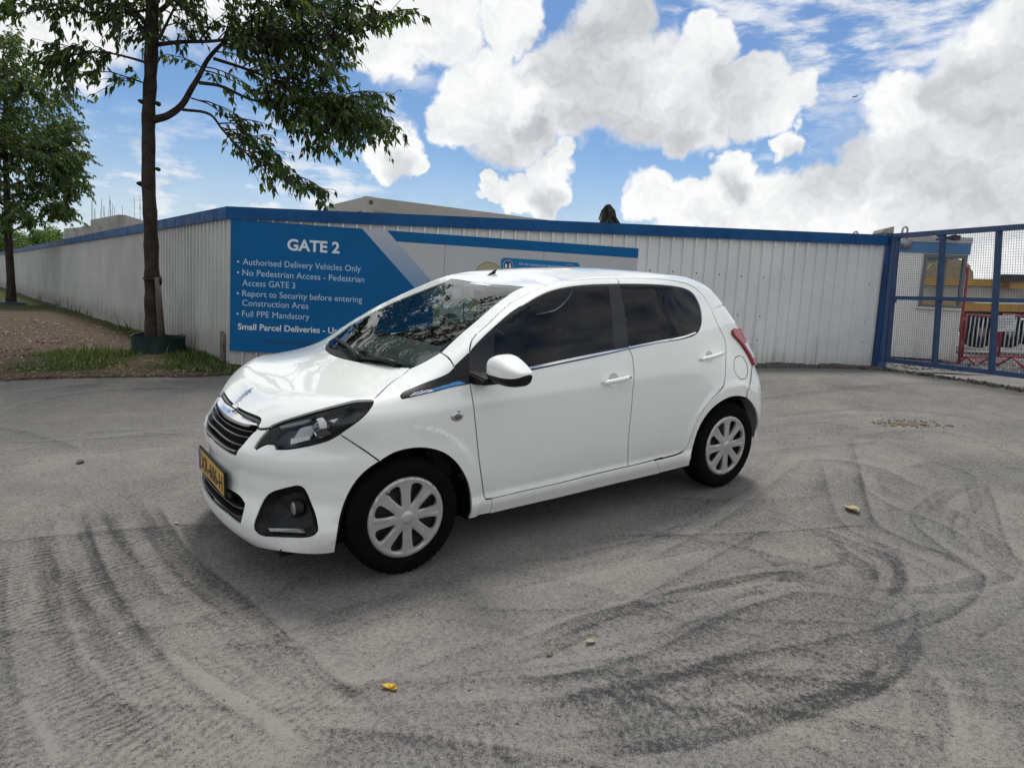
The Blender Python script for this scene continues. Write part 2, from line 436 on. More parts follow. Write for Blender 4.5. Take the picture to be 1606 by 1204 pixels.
def offset2(L, s):
    """moves a closed outline inward by s (outward when negative)"""
    if not s: return L
    sg = 1 if area2(L) > 0 else -1
    a = L-np.roll(L, 1, 0); b = np.roll(L, -1, 0)-L
    na = np.stack([-a[:, 1], a[:, 0]], 1); nb = np.stack([-b[:, 1], b[:, 0]], 1)
    na /= np.linalg.norm(na, axis=1, keepdims=True)+1e-12; nb /= np.linalg.norm(nb, axis=1, keepdims=True)+1e-12
    n = na+nb; l2 = np.maximum((n*n).sum(1, keepdims=True), .5)
    return L+sg*s*2*n/l2
def tri2(outer, holes, step, pts=None):
    loops = [outer]+holes
    lo, hi = outer.min(0), outer.max(0)
    gx = np.arange(lo[0]-step, hi[0]+step, step); gy = np.arange(lo[1]-step, hi[1]+step, step*.87)
    G = np.array([(x+(j % 2)*step/2, y) for j, y in enumerate(gy) for x in gx])
    m = inpoly(G, outer)
    for h in holes: m &= ~inpoly(G, h)
    G = G[m]
    B = np.concatenate(loops)
    if len(G):
        dm = np.full(len(G), 1e9)
        for i in range(0, len(B), 200): dm = np.minimum(dm, np.linalg.norm(G[:, None]-B[None, i:i+200], axis=2).min(1))
        G = G[dm > step*.45]
    V = [Vector(p) for p in B]+[Vector(p) for p in G]
    E = []; b = 0
    for L in loops:
        n = len(L); E += [(b+i, b+(i+1) % n) for i in range(n)]; b += n
    r = delaunay_2d_cdt(V, E, [], 0, 1e-7)
    P = np.array([(v.x, v.y) for v in r[0]]); T = np.array([f for f in r[2] if len(f) == 3])
    c = P[T].mean(1)
    k = inpoly(c, outer)
    for h in holes: k &= ~inpoly(c, h)
    return P, T[k]
def border(T):
    """closed boundary loops of a triangle list, in face order"""
    ed = {}
    for f in T:
        for a, b in ((f[0], f[1]), (f[1], f[2]), (f[2], f[0])): ed[(int(a), int(b))] = 1
    return [(a, b) for a, b in ed if (b, a) not in ed]
def sheet(loop, chart, holes=(), shrink=.0042, flange=.012, step=.022, off=0., dense=.012):
    """a piece of the body surface inside an outline: vertices, faces, normals"""
    L = offset2(dedupe(densify(dedupe(chart.to(np.asarray(loop))), dense)), shrink)
    H = [offset2(dedupe(densify(dedupe(chart.to(np.asarray(h))), dense*.7)), -shrink) for h in holes]
    Q, T = tri2(L, H, step)
    P = chart.lift(Q); N = grad(P)
    # faces must look outward
    fn = np.cross(P[T[:, 1]]-P[T[:, 0]], P[T[:, 2]]-P[T[:, 0]])
    if (fn*N[T[:, 0]]).sum() < 0: T = T[:, ::-1]
    V = P+N*off
    Fc = [tuple(f) for f in T]
    if flange:
        be = border(T); idx = {}
        out = {}
        for a, b in be:
            e = V[b]-V[a]; o = np.cross(e, N[a]); o /= np.linalg.norm(o)+1e-12
            out[a] = out.get(a, 0)+o; out[b] = out.get(b, 0)+o
        n0 = len(V); A = list(out); O = np.array([out[a]/(np.linalg.norm(out[a])+1e-12) for a in A])
        r1 = V[A]+O*.0010-N[A]*.0016; r2 = r1-N[A]*flange
        k = {a: i for i, a in enumerate(A)}; m = len(A)
        V = np.concatenate([V, r1, r2]); N = np.concatenate([N, O, O])
        for a, b in be:
            Fc.append((b, a, n0+k[a], n0+k[b])); Fc.append((n0+k[b], n0+k[a], n0+m+k[a], n0+m+k[b]))
    return V, Fc, N
def join(*parts):
    V, Fc, N = [], [], []; b = 0
    for v, f, n in parts:
        V.append(v); N.append(n); Fc += [tuple(b+i for i in q) for q in f]; b += len(v)
    return np.concatenate(V), Fc, np.concatenate(N)
def flip(sh):
    v, f, n = sh; m = np.array([1, -1, 1]); return v*m, [tuple(reversed(q)) for q in f], n*m
def half2full(H):
    """outline of the left half, from the centre line round to the centre line -> whole outline"""
    H = np.array(H); H[0, 1] = 0; H[-1, 1] = 0
    return np.concatenate([H, (H*[1, -1, 1])[::-1][1:-1]])
BACK = []
def skin(name, shs, mat, parent=None, both=True, label=None):
    sh = join(*shs)
    res = []
    for k in range(2 if both else 1):
        v, f, n = sh if k == 0 else flip(sh)
        o = mk(name, v, f, mat, parent or car, True, n)
        if label: o['label'] = label
        res.append(o)
    return res
def backing(loop, chart, holes=(), both=True, d=.016):
    sh = sheet(loop, chart, holes, -.006, 0, .05, -d, .03)
    BACK.append(sh)
    if both: BACK.append(flip(sh))
def relift(P, chart): return chart.lift(chart.to(np.asarray(P)))

# ---- traced seams (left side of the car) ---------------------------------------
hood_side = Z6([(700,988),(760,925),(850,838),(945,760),(1010,720),(1060,680),(1090,652)])
hood_lamp = Z3([(1300,114),(1200,110),(1100,122),(950,162),(800,202),(650,245),(500,292),(370,337),(280,372),(215,405)])
hood_nose = Z1([(1215,822),(1100,830),(1045,828),(1060,770),(1090,705),(1075,662),(960,606),(830,552),(700,478),(625,428)])
hood_rear = Z6([(1090,646),(950,640),(750,616),(570,590),(430,560),(340,538)])
P_ = tr(hood_lamp+hood_nose[:1], sub=3); P2 = tr(hood_nose, sub=3, ang=50); P3 = tr(hood_rear, sub=3); P4 = tr(hood_side, sub=3)
hood_half = np.concatenate([P2[::-1], P_[::-1], P4, P3])
hood_loop = half2full(hood_half)
hood_loop = relift(hood_loop, XY)
hood_mesh = sheet(hood_loop, XY, step=.02)
bonnet, = skin('bonnet', [hood_mesh], paint, both=False)
backing(hood_loop, XY, both=False)

glass_low = Z6([(1100,650),(1190,610),(1300,550),(1410,484)])
a_seam = Z6([(1410,484),(1480,528),(1530,590),(1560,640)])
trim_top = Z8([(912,122),(880,165),(830,210),(700,268),(550,323),(400,383),(300,420),(250,452),(230,490),(240,512),(258,520)])
trim_low = Z8([(258,520),(340,500),(460,472),(640,432),(850,375),(1045,338),(1100,326)])
door_front = Z8([(1102,330),(1120,440),(1150,640)])+Y6([(400,180),(430,480),(460,700),(474,800),(484,842),(500,860),(555,853)])
sill_front = Y6([(555,853),(552,920),(540,990)])
arch_front = Y8([(1130,650),(1148,590),(1150,530),(1138,420),(1108,320),(1040,205),(950,122),(850,80),(740,65),(640,72),(520,103),(395,175)])
wing_seam = Z3([(1375,757),(1250,667),(1100,570),(955,478)])
lamp_rear = Z3([(955,478),(1050,413),(1140,343),(1220,268),(1280,193),(1304,145),(1304,118)])
fender_loop = np.concatenate([tr(hood_side, sub=3), tr(glass_low, sub=2), tr(a_seam, sub=2), tr(trim_top, sub=3), tr(trim_low, sub=2),
    tr(door_front, sub=3), tr(sill_front, sub=2), tr(Y6([(540,990),(340,1042)]), sub=2), tr(arch_front, sub=4), tr(wing_seam, sub=2), tr(lamp_rear, sub=3)])
rep_c = tr(Z8([(938,740)]))[0]
fender, fender_r = skin('front_wing', [sheet(fender_loop, SECT, step=.018)], paint)
backing(fender_loop, SECT)

# black corner trim with the chrome and blue strip
trim_loop = np.concatenate([tr(Z8([(258,520),(240,512),(230,490),(250,452),(300,420),(400,383),(550,323),(700,268),(830,210),(880,165),(912,122)]), sub=3),
    tr(Z7([(640,1088),(700,1035),(785,950)]), sub=2), tr(Y1([(165,330),(160,560),(165,800)]), sub=2), tr(Z8([(1100,326),(1045,338),(850,375),(640,432),(460,472),(340,500),(258,520)]), sub=2)])
trims = skin('corner_trim', [sheet(trim_loop, SECT, shrink=.0005, step=.015, off=.002)], black_plastic)
strip_c = np.concatenate([tr(Z8([(338,494),(400,455),(500,432),(590,410)]), sub=2), tr(Z8([(640,428),(460,470),(345,496)]), sub=2)])
strip_b = np.concatenate([tr(Z8([(592,410),(700,382),(850,340),(960,308),(1000,318),(1048,335)]), sub=2), tr(Z8([(850,374),(645,427)]), sub=2)])
for tp in trims:
    s1 = sheet(strip_c, SECT, shrink=0, step=.012, off=.0055, flange=.004); s2 = sheet(strip_b, SECT, shrink=0, step=.012, off=.0055, flange=.004)
    if tp is not trims[0]: s1, s2 = flip(s1), flip(s2)
    mk('chrome_strip', *s1[:2], chrome, tp, True, s1[2]); mk('blue_strip', *s2[:2], blue_trim, tp, True, s2[2])

# side repeater
def disc_on(c, r, h, mat, name, parent, sx=1.35, n=20, chart=SECT):
    N = grad(c[None])[0]; a = np.array([1, 0, 0])-N*N[0]; a /= np.linalg.norm(a); b = np.cross(N, a)
    m = MB(); m.lathe([(0, h), (r*.6, h*.92), (r*.9, h*.55), (r, 0), (r*1.02, -.004)], n, lambda x, y, k: c+a*x*sx+b*y+N*k)
    return m.build(name, mat, parent, True)
for pr, s in ((fender, 1), (fender_r, -1)):
    r = disc_on(rep_c*[1, s, 1], .026, .009, dull_chrome, 'side_indicator', pr)
    disc_on(rep_c*[1, s, 1]+grad((rep_c*[1, s, 1])[None])[0]*.006, .015, .006, lamp_grey, 'lens', r)

# ---- doors ---------------------------------------------------------------------
door_a = Y1([(165,805),(160,560),(165,330)])
door_roof = Y1([(165,330),(175,230),(190,160),(230,90),(300,5)])+Z7([(850,760),(950,675),(1100,528),(1250,408)])+Y2([(0,440),(150,362),(300,302),(500,255),(700,236),(950,216),(1190,211)])
b_seam_up = Y2([(1190,211),(1212,285)])
b_seam_mid = Y2([(1212,285),(1250,430),(1290,640),(1315,850),(1335,1080)])
b_seam_low = Y2([(1336,1098),(1365,1160),(1380,1200)])+Y7([(622,80),(628,150),(615,300),(605,430),(590,580),(578,720),(574,850),(574,940)])
door_sill = Y7([(574,940),(300,1003),(0,1080)])+Y6([(800,797),(600,845),(555,853)])
seal_top = Z7([(788,950),(840,885),(1050,680),(1300,478)])+Y2([(0,558)])+Y2([(150,468),(300,396),(450,348),(650,313),(900,293),(1085,288),(1212,285)])
seal_low = Y2([(1336,1098),(870,1204)])+Y1([(1605,502),(1300,567),(1130,602),(800,676),(490,745),(165,806)])
handle_f = [(885.5+57.0, 595.0)]
fd_low = np.concatenate([tr(b_seam_low, sub=3), tr(door_sill, sub=2), tr(door_front[::-1], sub=3), tr(seal_low[::-1], sub=2)])
fd_top = np.concatenate([tr(door_roof, sub=3), tr(b_seam_up, sub=2), tr(seal_top[::-1], sub=3)])
def cup_hole(px_c, r):
    c = cast([px_c])[0]; N = grad(c[None])[0]; a = np.array([1, 0, 0])-N*N[0]; a /= np.linalg.norm(a); b = np.cross(N, a)
    return c, a, b, N, np.array([c+r*(a*cos(2*pi*k/24)+b*sin(2*pi*k/24)) for k in range(24)])
hf = cup_hole((880+452/5.47, 560+198/5.47), .036); hr = cup_hole((1060+528/10.03, 500+600/10.03), .036)
def cup(c, a, b, N, r):
    m = MB(); m.lathe([(r*1.06, .001), (r*1.01, -.003), (r*.92, -.010), (r*.7, -.018), (r*.35, -.022), (0.0005, -.0225)], 24, lambda x, y, k: c+a*x+b*y+N*k)
    V = np.array(m.V); Nn = np.tile(N, (len(V), 1)); return V, m.F, None
fd_sh = [sheet(fd_low, SECT, [hf[4]], step=.02), sheet(fd_top, SECT, step=.015)]
front_doors = skin('front_door', fd_sh, paint)
backing(fd_low, SECT, [hf[4]]); backing(fd_top, SECT)
glass_f = np.concatenate([tr(Z7([(1043,697),(1200,588),(1300,520)])+Y2([(0,575)])+Y2([(150,485),(300,415),(450,368),(650,335),(850,322),(1055,318)]), sub=3),
    tr(Y2([(1080,325),(1110,600),(1130,850),(1147,1088)]), sub=3), tr(Y2([(1147,1088),(600,1204)])+Y1([(1110,548),(800,615),(560,668)]), sub=2), tr(Y1([(556,660),(552,380),(560,100)]), sub=2)])
seal_loop = np.concatenate([tr(seal_top, sub=3), tr(b_seam_mid, sub=3), tr(seal_low, sub=2), tr(door_a, sub=2)])
backing(seal_loop, SECT, [glass_f])
chrome_f = np.concatenate([tr(Y2([(1333,1080),(700,1200)])+Y1([(1110,560)]), sub=3), tr(Y1([(1108,588),(1605,488)])+Y2([(1335,1098)]), sub=3)])
rear_roof = Y3([(66,131),(300,131),(500,139),(700,154),(900,189),(1000,228),(1100,300),(1200,430),(1270,578),(1330,718),(1385,825),(1420,905)])
rear_mid = Y4([(783,410),(788,480),(786,600),(781,800),(770,950),(745,1060),(690,1130)])
rear_low = Y5([(520,160),(430,280),(360,390),(300,550),(260,650),(215,715),(150,750),(0,792)])
rear_sill = Y7([(880,860),(700,910),(574,940)])
glass_r_top = Y3([(90,205),(400,207),(600,217),(800,239),(930,269),(1010,315),(1070,400),(1110,500),(1130,620),(1124,720),(1095,795)])
glass_r_low = Y3([(1095,795),(1055,832),(900,888),(600,938),(215,1018)])
rd = np.concatenate([tr(b_seam_up[::-1]+[], sub=2), tr(rear_roof, sub=3), tr(rear_mid, sub=3), tr(rear_low, sub=3), tr(rear_sill, sub=2), tr(b_seam_low[::-1], sub=3), tr(glass_r_low[::-1], sub=3), tr(glass_r_top[::-1], sub=3)])
rear_doors = skin('rear_door', [sheet(rd, SECT, [hr[4]], step=.018)], paint)
backing(rd, SECT, [hr[4]])
glass_rear = np.concatenate([tr(glass_r_top, sub=3), tr(Y3([(1050,808),(900,862),(600,918),(212,996)]), sub=3), tr(b_seam_mid[::-1], sub=3)])
chrome_r = np.concatenate([tr(Y3([(212,994),(600,916),(900,860),(1048,808)]), sub=3), tr(Y3([(1052,822),(900,880),(600,936),(214,1014)]), sub=3)])
gf = sheet(glass_f, SECT, shrink=-.002, step=.03, off=-.004, flange=0); gr_ = sheet(glass_rear, SECT, shrink=.001, step=.03, off=-.003, flange=0)
sf_ = sheet(seal_loop, SECT, [glass_f], shrink=.001, step=.02, off=-.0015, flange=.01)
cf_ = sheet(chrome_f, SECT, shrink=0, step=.012, off=.003, flange=.004); cr_ = sheet(chrome_r, SECT, shrink=0, step=.012, off=.003, flange=.004)
def handle(parent, pts_px, s, lock):
    A, B = cast(pts_px); N = grad(((A+B)/2)[None])[0]
    m = MB(); n = 13; P = []; R = []
    for i in range(n):
        t = i/(n-1); h = .008+.022*sin(pi*min(1, max(0, t)))**.5
        P.append(A+(B-A)*t+N*h); R.append(.0125*min(1, (1-abs(2*t-1)**6)+.55)*(1+.12*sin(pi*t)))
    m.tube(P, R, 12)
    o = m.build('door_handle', paint, parent, True)
    V = np.array([v.co for v in o.data.vertices]);
    if s < 0:
        for v in o.data.vertices: v.co.y = -v.co.y
        o.data.flip_normals()
    if lock:
        k = MB(); c = B*.9+A*.1+N*.024
        if s < 0: c = c*[1, -1, 1]
        a = np.array([1, 0, 0]); k.lathe([(.0, .011), (.006, .011), (.0075, .006)], 14, lambda x, y, h: c+np.array([x, 0, y])+N*[1, s, 1]*h)
        k.build('lock', gloss_black, o, True)
for i, s in ((0, 1), (1, -1)):
    m_ = lambda sh: sh if s > 0 else flip(sh)
    d1, d2 = front_doors[i], rear_doors[i]
    for par, cu, px2, lk in ((d1, hf, [(880+352/5.47, 560+222/5.47), (880+585/5.47, 560+168/5.47)], True), (d2, hr, [(1060+375/10.03, 500+645/10.03), (1060+725/10.03, 500+540/10.03)], False)):
        V, Fc, _ = cup(*cu[:4], .0385)
        if s < 0: V = V*[1, -1, 1]
        o = mk('handle_recess', V, Fc, paint, par, True); bm = bmesh.new(); bm.from_mesh(o.data); bmesh.ops.recalc_face_normals(bm, faces=bm.faces)
        if sum((f.normal.y for f in bm.faces))*s > 0: bmesh.ops.reverse_faces(bm, faces=bm.faces)
        bm.to_mesh(o.data); bm.free()
        handle(par, px2, s, lk)
    a = m_(gf); mk('window', a[0], a[1], side_glass, d1, True, a[2])
    a = m_(sf_); mk('window_seal', a[0], a[1], gloss_black, d1, True, a[2])
    a = m_(cf_); mk('chrome_strip', a[0], a[1], chrome, d1, True, a[2])
    a = m_(gr_); mk('window', a[0], a[1], dark_glass, d2, True, a[2])
    a = m_(cr_); mk('chrome_strip', a[0], a[1], chrome, d2, True, a[2])

# ---- roof with the pillars ------------------------------------------------------
ws_side = Z7([(480,950),(650,790),(850,620),(1050,450),(1250,310),(1350,266)])
ws_top = Z7([(1350,266),(1200,251),(1000,240),(850,231),(740,224)])
tail_top = 2.30
Pws = tr(ws_side, sub=3); Pwt = tr(ws_top, sub=3)
dpil = tr(Y3([(1100,300),(1000,228)]), sub=1)
def on(chart, q): return chart.lift(np.asarray(q, float))
roof_back = np.array([[tail_top+.02*0, 0, 1.3]])
Pdoor = tr(rear_roof[::-1], sub=3)
# upper rear door seam down to about z = 1.2, then over the pillar to the hatch
ct = Pdoor[Pdoor[:, 2] > 1.17]
edge_rear = np.array([[x, -y, 1.3] for x, y in ((2.395, .47), (2.40, .35), (2.405, .2), (2.41, .0))])
edge_rear = on(XY, edge_rear[:, :2])
pil_ = 0
pil = on(TAILC, [[math.atan2(-.555, 2.43-1.7)*.75, 1.19], [math.atan2(-.50, 2.425-1.7)*.75, 1.23]])
roof_half = np.concatenate([Pwt[::-1], Pws[::-1], tr(a_seam, sub=2), tr(Z7([(640,1088),(785,950)]), sub=2), tr(door_roof, sub=3), tr(rear_roof, sub=3)[tr(rear_roof, sub=3)[:, 2] > 1.17], pil, edge_rear])
roof_loop = half2full(roof_half)
roof, = skin('roof', [sheet(roof_loop, SECT, step=.02)], paint, both=False)
backing(roof_loop, SECT, both=False)
ws_loop = half2full(np.concatenate([tr(hood_rear, sub=3)[::-1], tr(glass_low, sub=2), Pws, Pwt]))
# cowl: the black panel between bonnet and glass
cowl_top = tr(Z6([(1085,645),(940,630),(780,600),(640,545),(560,480),(470,405)]), sub=3)
cowl_half = np.concatenate([tr(hood_rear, sub=3)[::-1], cowl_top])
glass_half = np.concatenate([cowl_top[::-1], tr(glass_low, sub=2), Pws, Pwt])
cowl, = skin('cowl_panel', [sheet(half2full(cowl_half), XY, shrink=.001, step=.02, off=-.012)], black_plastic, both=False)
ws = sheet(half2full(glass_half), XY, shrink=.0015, step=.03, off=-.003, flange=0)
windscreen = mk('windscreen', ws[0], ws[1], wind_glass, car, True, ws[2])
# ceramic border of the windscreen
g2 = half2full(glass_half); q = XY.to(g2)
inner = relift(np.c_[offset2(dedupe(densify(dedupe(q), .02)), .028), np.zeros(len(offset2(dedupe(densify(dedupe(q), .02)), .028)))], XY)
wb = sheet(g2, XY, [inner], shrink=.002, step=.03, off=-.006, flange=0)
mk('black_border', wb[0], wb[1], gloss_black, windscreen, True, wb[2])

ct = ct[np.argmin(ct[:, 2])][None]
infl = np.concatenate([ct+[-.03, 0, .03], on(TAILC, [[math.atan2(-.51, 2.42-1.7)*.75, 1.27], [math.atan2(-.47, 2.42-1.7)*.75, 1.27], [math.atan2(-.52, 2.44-1.7)*.75, 1.14], [math.atan2(-.60, 2.42-1.7)*.75, 1.12]]), ct+[.03, 0, -.05]])
PILLAR = sheet(relift(infl, TAILC), TAILC, shrink=0, flange=0, off=-.0035, step=.02)

# ---- rear quarter, sill, tailgate, rear bumper ----------------------------------
arch_rear = Y5([(275,862),(310,700),(360,520),(430,380),(520,268),(620,193),(700,155),(780,142),(875,158)])
sill_low = Y6([(540,990),(800,928),(1200,836)])+Y7([(300,1122),(600,1050),(1000,955),(1100,930)])
sill_rear = Y5([(275,862)])
q_seam = Y5([(875,158),(905,20)])+Y4([(1168,1020),(1185,900),(1200,725)])
tl_in = Y4([(1195,712),(1140,592),(1080,490),(1010,388),(940,310),(885,245),(880,195),(915,166),(962,154)])
tl3 = tr(tl_in, sub=3)
def rear_pts(L): return on(TAILC, [[math.atan2(-w, TAIL(z)-.02-1.7)*.75, z] for w, z in L])
hatch_side = rear_pts([(.60,1.06),(.57,1.12),(.535,1.18),(.49,1.24)])
qz = tr(rear_roof[::-1], sub=3)
quarter = np.concatenate([tr(Y7([(800,884)]), sub=1), tr(rear_low[::-1], sub=3), tr(rear_mid[::-1], sub=3), qz[qz[:, 2] < 1.19], pil[:1], hatch_side[:3][::-1], tl3[::-1], tr(q_seam[::-1], sub=2), tr(arch_rear[::-1], sub=3), tr(Y7([(1100,930),(1000,955),(850,992)]), sub=2)])
filler = tr(Y4([(1000,582),(940,610),(918,720),(935,830),(980,910),(1040,950),(1090,935),(1125,860),(1125,770),(1090,660),(1050,600)]), sub=3, closed=True)
# the quarter panel turns the corner, so it is charted round a vertical axis
quarters = skin('rear_quarter', [sheet(quarter, TAILC, [filler], step=.018)], paint)
backing(quarter, TAILC)
skin('pillar_joint', [PILLAR], paint)
for o, s in zip(quarters[:1], (1,)):
    fl = sheet(filler, TAILC, shrink=.0016, step=.015, off=-.0005); mk('fuel_flap', fl[0], fl[1], paint, o, True, fl[2])
    fl = sheet(filler, TAILC, shrink=.0016, step=.015, off=-.0005)
fl = flip(sheet(filler, TAILC, shrink=-.004, step=.02, off=0)); mk('infill', fl[0], fl[1], paint, quarters[1], True, fl[2])
sill = np.concatenate([tr(sill_front, sub=2), tr(sill_low[:-2], sub=2), tr(Y7([(850,992),(800,884)]), sub=1), tr(door_sill_all if False else Y7([(700,910),(574,940)]), sub=2), tr(door_sill, sub=2)])
sills = skin('sill_panel', [sheet(sill, SECT, shrink=.0005, step=.02)], paint)
backing(sill, SECT)
jl = tr(Y7([(770,906),(800,899),(880,880),(900,978),(850,988),(800,1000)]), sub=1, ang=5)
skin('sill_joint', [sheet(jl, SECT, shrink=0, flange=0, off=-.0032, step=.02)], paint)
# tail lamp
tl_out = rear_pts([(.60,1.06),(.57,1.03),(.585,.96),(.61,.90),(.625,.84),(.64,.79),(.67,.775)])
tail_loop = np.concatenate([tl3, tl_out[1:], tr(Y4([(1200,725)]), sub=1)])
lamps = skin('tail_lamp', [sheet(tail_loop, TAILC, shrink=.001, step=.012, off=.020, flange=.03)], red_lens)
wl = np.concatenate([tr(Y4([(1030,400),(1080,485),(1135,575),(1170,640)]), sub=2), rear_pts([(.70,.85),(.69,.92),(.66,.955)])])
for o, k in zip(lamps, (0, 1)):
    s = sheet(wl, TAILC, shrink=.003, step=.012, off=.0225, flange=.004)
    if k: s = flip(s)
    mk('clear_lens', s[0], s[1], pbr('clear rear lens', (.62, .64, .66), .12, .3) if not k else MATS['clear rear lens'], o, True, s[2])
# tailgate and rear bumper (the back of the car)
hg = np.concatenate([[[TAIL(1.32), 0, 1.32]], rear_pts([(.30,1.315),(.45,1.29),(.49,1.24),(.535,1.18),(.57,1.12),(.60,1.06),(.57,1.03),(.585,.96),(.61,.90),(.625,.84),(.64,.79),(.60,.72),(.50,.66),(.3,.64)]), [[TAIL(.64), 0, .64]]])
wind_r = rear_pts([(.001,1.27),(.25,1.265),(.40,1.25),(.45,1.20),(.50,1.10),(.52,1.0),(.45,.975),(.25,.97),(.001,.97)])
hatch_loop = relift(half2full(hg), TAILC); rw = half2full(wind_r)
gate, = skin('tailgate', [sheet(hatch_loop, TAILC, [rw], step=.025)], paint, both=False)
g_ = sheet(rw, TAILC, shrink=0, step=.03, off=-.002, flange=0); mk('rear_window', g_[0], g_[1], dark_glass, gate, True, g_[2])
rear_arch_end = Y5([(875,158),(940,230),(985,330),(1000,430),(985,520),(945,597)])
rb_low = rear_pts([(.70,.27),(.6,.24),(.4,.22),(.2,.22),(.0005,.22)])
qs = tr(q_seam, sub=2)
rb = np.concatenate([[[TAIL(.64), 0, .64]], rear_pts([(.3,.64),(.5,.66),(.60,.72),(.64,.79)]), qs[::-1], tr(rear_arch_end, sub=3), rb_low])
rear_bumper, = skin('rear_bumper', [sheet(relift(half2full(rb), TAILC), TAILC, step=.025)], paint, both=False)

# ---- front bumper, grilles, plate -----------------------------------------------
lamp_low = Z3([(215,420),(150,485),(95,555),(60,612),(80,632),(130,602),(190,577),(270,580),(284,629),(400,629),(550,609),(700,579),(830,544),(955,481)])
grille_side = Z1([(1040,836),(985,870),(900,960),(800,1080),(720,1170)])+Z2([(468,145),(455,157)])
grille_lip = Z2([(455,157),(400,135),(340,98),(280,52),(230,8)])+Z1([(300,925)])
nose_c = NOSE(.585)
bump_low = Z4([(1165,1015),(1000,1035),(850,1036),(700,1026),(500,1002),(300,970),(200,948)])
arch_fr_low = Y8([(395,175),(300,240),(210,330),(135,455),(85,590),(58,730),(45,830),(32,915)])
bl = tr(bump_low, sub=2)
th0 = NOSEC.to(bl[-1:])[0]
bc = on(NOSEC, [[th0[0]*k, th0[1]+(.172-th0[1])*(1-k)] for k in (.8, .6, .4, .2, 0)])
gl = tr(grille_lip, sub=2); gl = gl[gl[:, 1] < -.01]
thg = NOSEC.to(gl[-1:])[0]
gc = on(NOSEC, [[thg[0]*.5, thg[1]-.004], [0, thg[1]-.006]])
bump_half = np.concatenate([gc[::-1], gl[::-1], tr(grille_side[::-1], sub=2), tr(Z3([(80,424),(140,424),(215,420)]), sub=1), tr(lamp_low, sub=3, ang=45), tr(wing_seam[::-1], sub=2), tr(arch_fr_low, sub=3), bl, bc])
bump_loop = half2full(bump_half)
fog = tr(Z4([(700,178),(600,195),(480,225),(380,260),(310,310),(250,400),(200,520),(150,660),(150,720),(190,770),(250,800),(400,812),(600,818),(820,815),(900,785),(940,740),(940,690),(905,520),(850,380),(800,260),(760,200),(700,178)]), sub=3, closed=True)
lg_r = tr(Z2([(395,520),(440,545),(490,577),(530,620),(557,668),(548,720),(530,790),(512,872)]), sub=3)
lg_b = tr(Z2([(512,872),(480,865),(420,820),(350,755)]), sub=2)
tb = NOSEC.to(lg_b[-1:])[0]; tt = NOSEC.to(lg_r[:1])[0]
lg_half = np.concatenate([on(NOSEC, [[0, tb[1]-.004], [tb[0]*.5, tb[1]-.002]]), lg_b[::-1], lg_r[::-1], on(NOSEC, [[tt[0]*.5, tt[1]], [0, tt[1]]])])
lg_loop = half2full(lg_half)
front_bumper, = skin('front_bumper', [sheet(bump_loop, NOSEC, [fog, fog*[1, -1, 1], lg_loop], step=.018)], paint, both=False)
bk = [fog, fog*[1, -1, 1], lg_loop]
backing(bump_loop, NOSEC, bk, both=False)

def recess_wall(loop, d, mat, name, parent, floor=True, taper=.85, tilt=(0, 0, 0)):
    """a pocket with sloping walls and a floor"""
    L = densify(loop, .012); N = grad(L); c = L.mean(0); n = N.mean(0); n /= np.linalg.norm(n)
    inn = c+(L-c)*taper-n*d+np.array(tilt)
    k = len(L); V = np.concatenate([L-N*.003, L-N*.012, inn, [inn.mean(0)]])
    Fc = [(i, (i+1) % k, k+(i+1) % k, k+i) for i in range(k)]+[(k+i, k+(i+1) % k, 2*k+(i+1) % k, 2*k+i) for i in range(k)]
    if floor: Fc += [(2*k+i, 2*k+(i+1) % k, 3*k) for i in range(k)]
    o = mk(name, V, Fc, mat, parent)
    return o, c-n*d, n
for s in (1, -1):
    lp = fog*[1, s, 1]
    o, c, n = recess_wall(lp, .045, black_plastic, 'fog_lamp_surround', car, True, .72)
    fc = tr(Z4([(612,455)]), sub=1)[0]*[1, s, 1]
    ax = np.array([-1., -.06*s, .03]); ax /= np.linalg.norm(ax)
    a = np.cross(ax, (0, 0, 1)); a /= np.linalg.norm(a); b = np.cross(a, ax)
    p0 = fc-grad(fc[None])[0]*.030
    m = MB(); m.lathe([(.0005, .012), (.022, .010), (.033, .004)], 24, lambda x, y, h: p0+a*x+b*y+ax*h, 0)
    m.lathe([(.033, .006), (.040, .006), (.042, -.03)], 24, lambda x, y, h: p0+a*x+b*y+ax*h, 1)
    fl = m.build('fog_lamp', [MATS.get('fog glass') or pbr('fog glass', (.24, .245, .25), .12, .3, .5, 1.), black_plastic], o, True)
    ds = tr(Z4([(300,708),(700,712),(770,770),(330,752)]), sub=1, closed=True)
    q = np.array([p*[1, s, 1] for p in ds]); N = grad(q)
    m = MB(); m.prism([p-nn*.012 for p, nn in zip(q, N)], -N.mean(0)*.03)
    dl = m.build('daytime_lamp', MATS.get('lamp bar') or pbr('lamp bar', (.30, .31, .31), .15, .3, .5, 1., vary=.3, vscale=90), o)
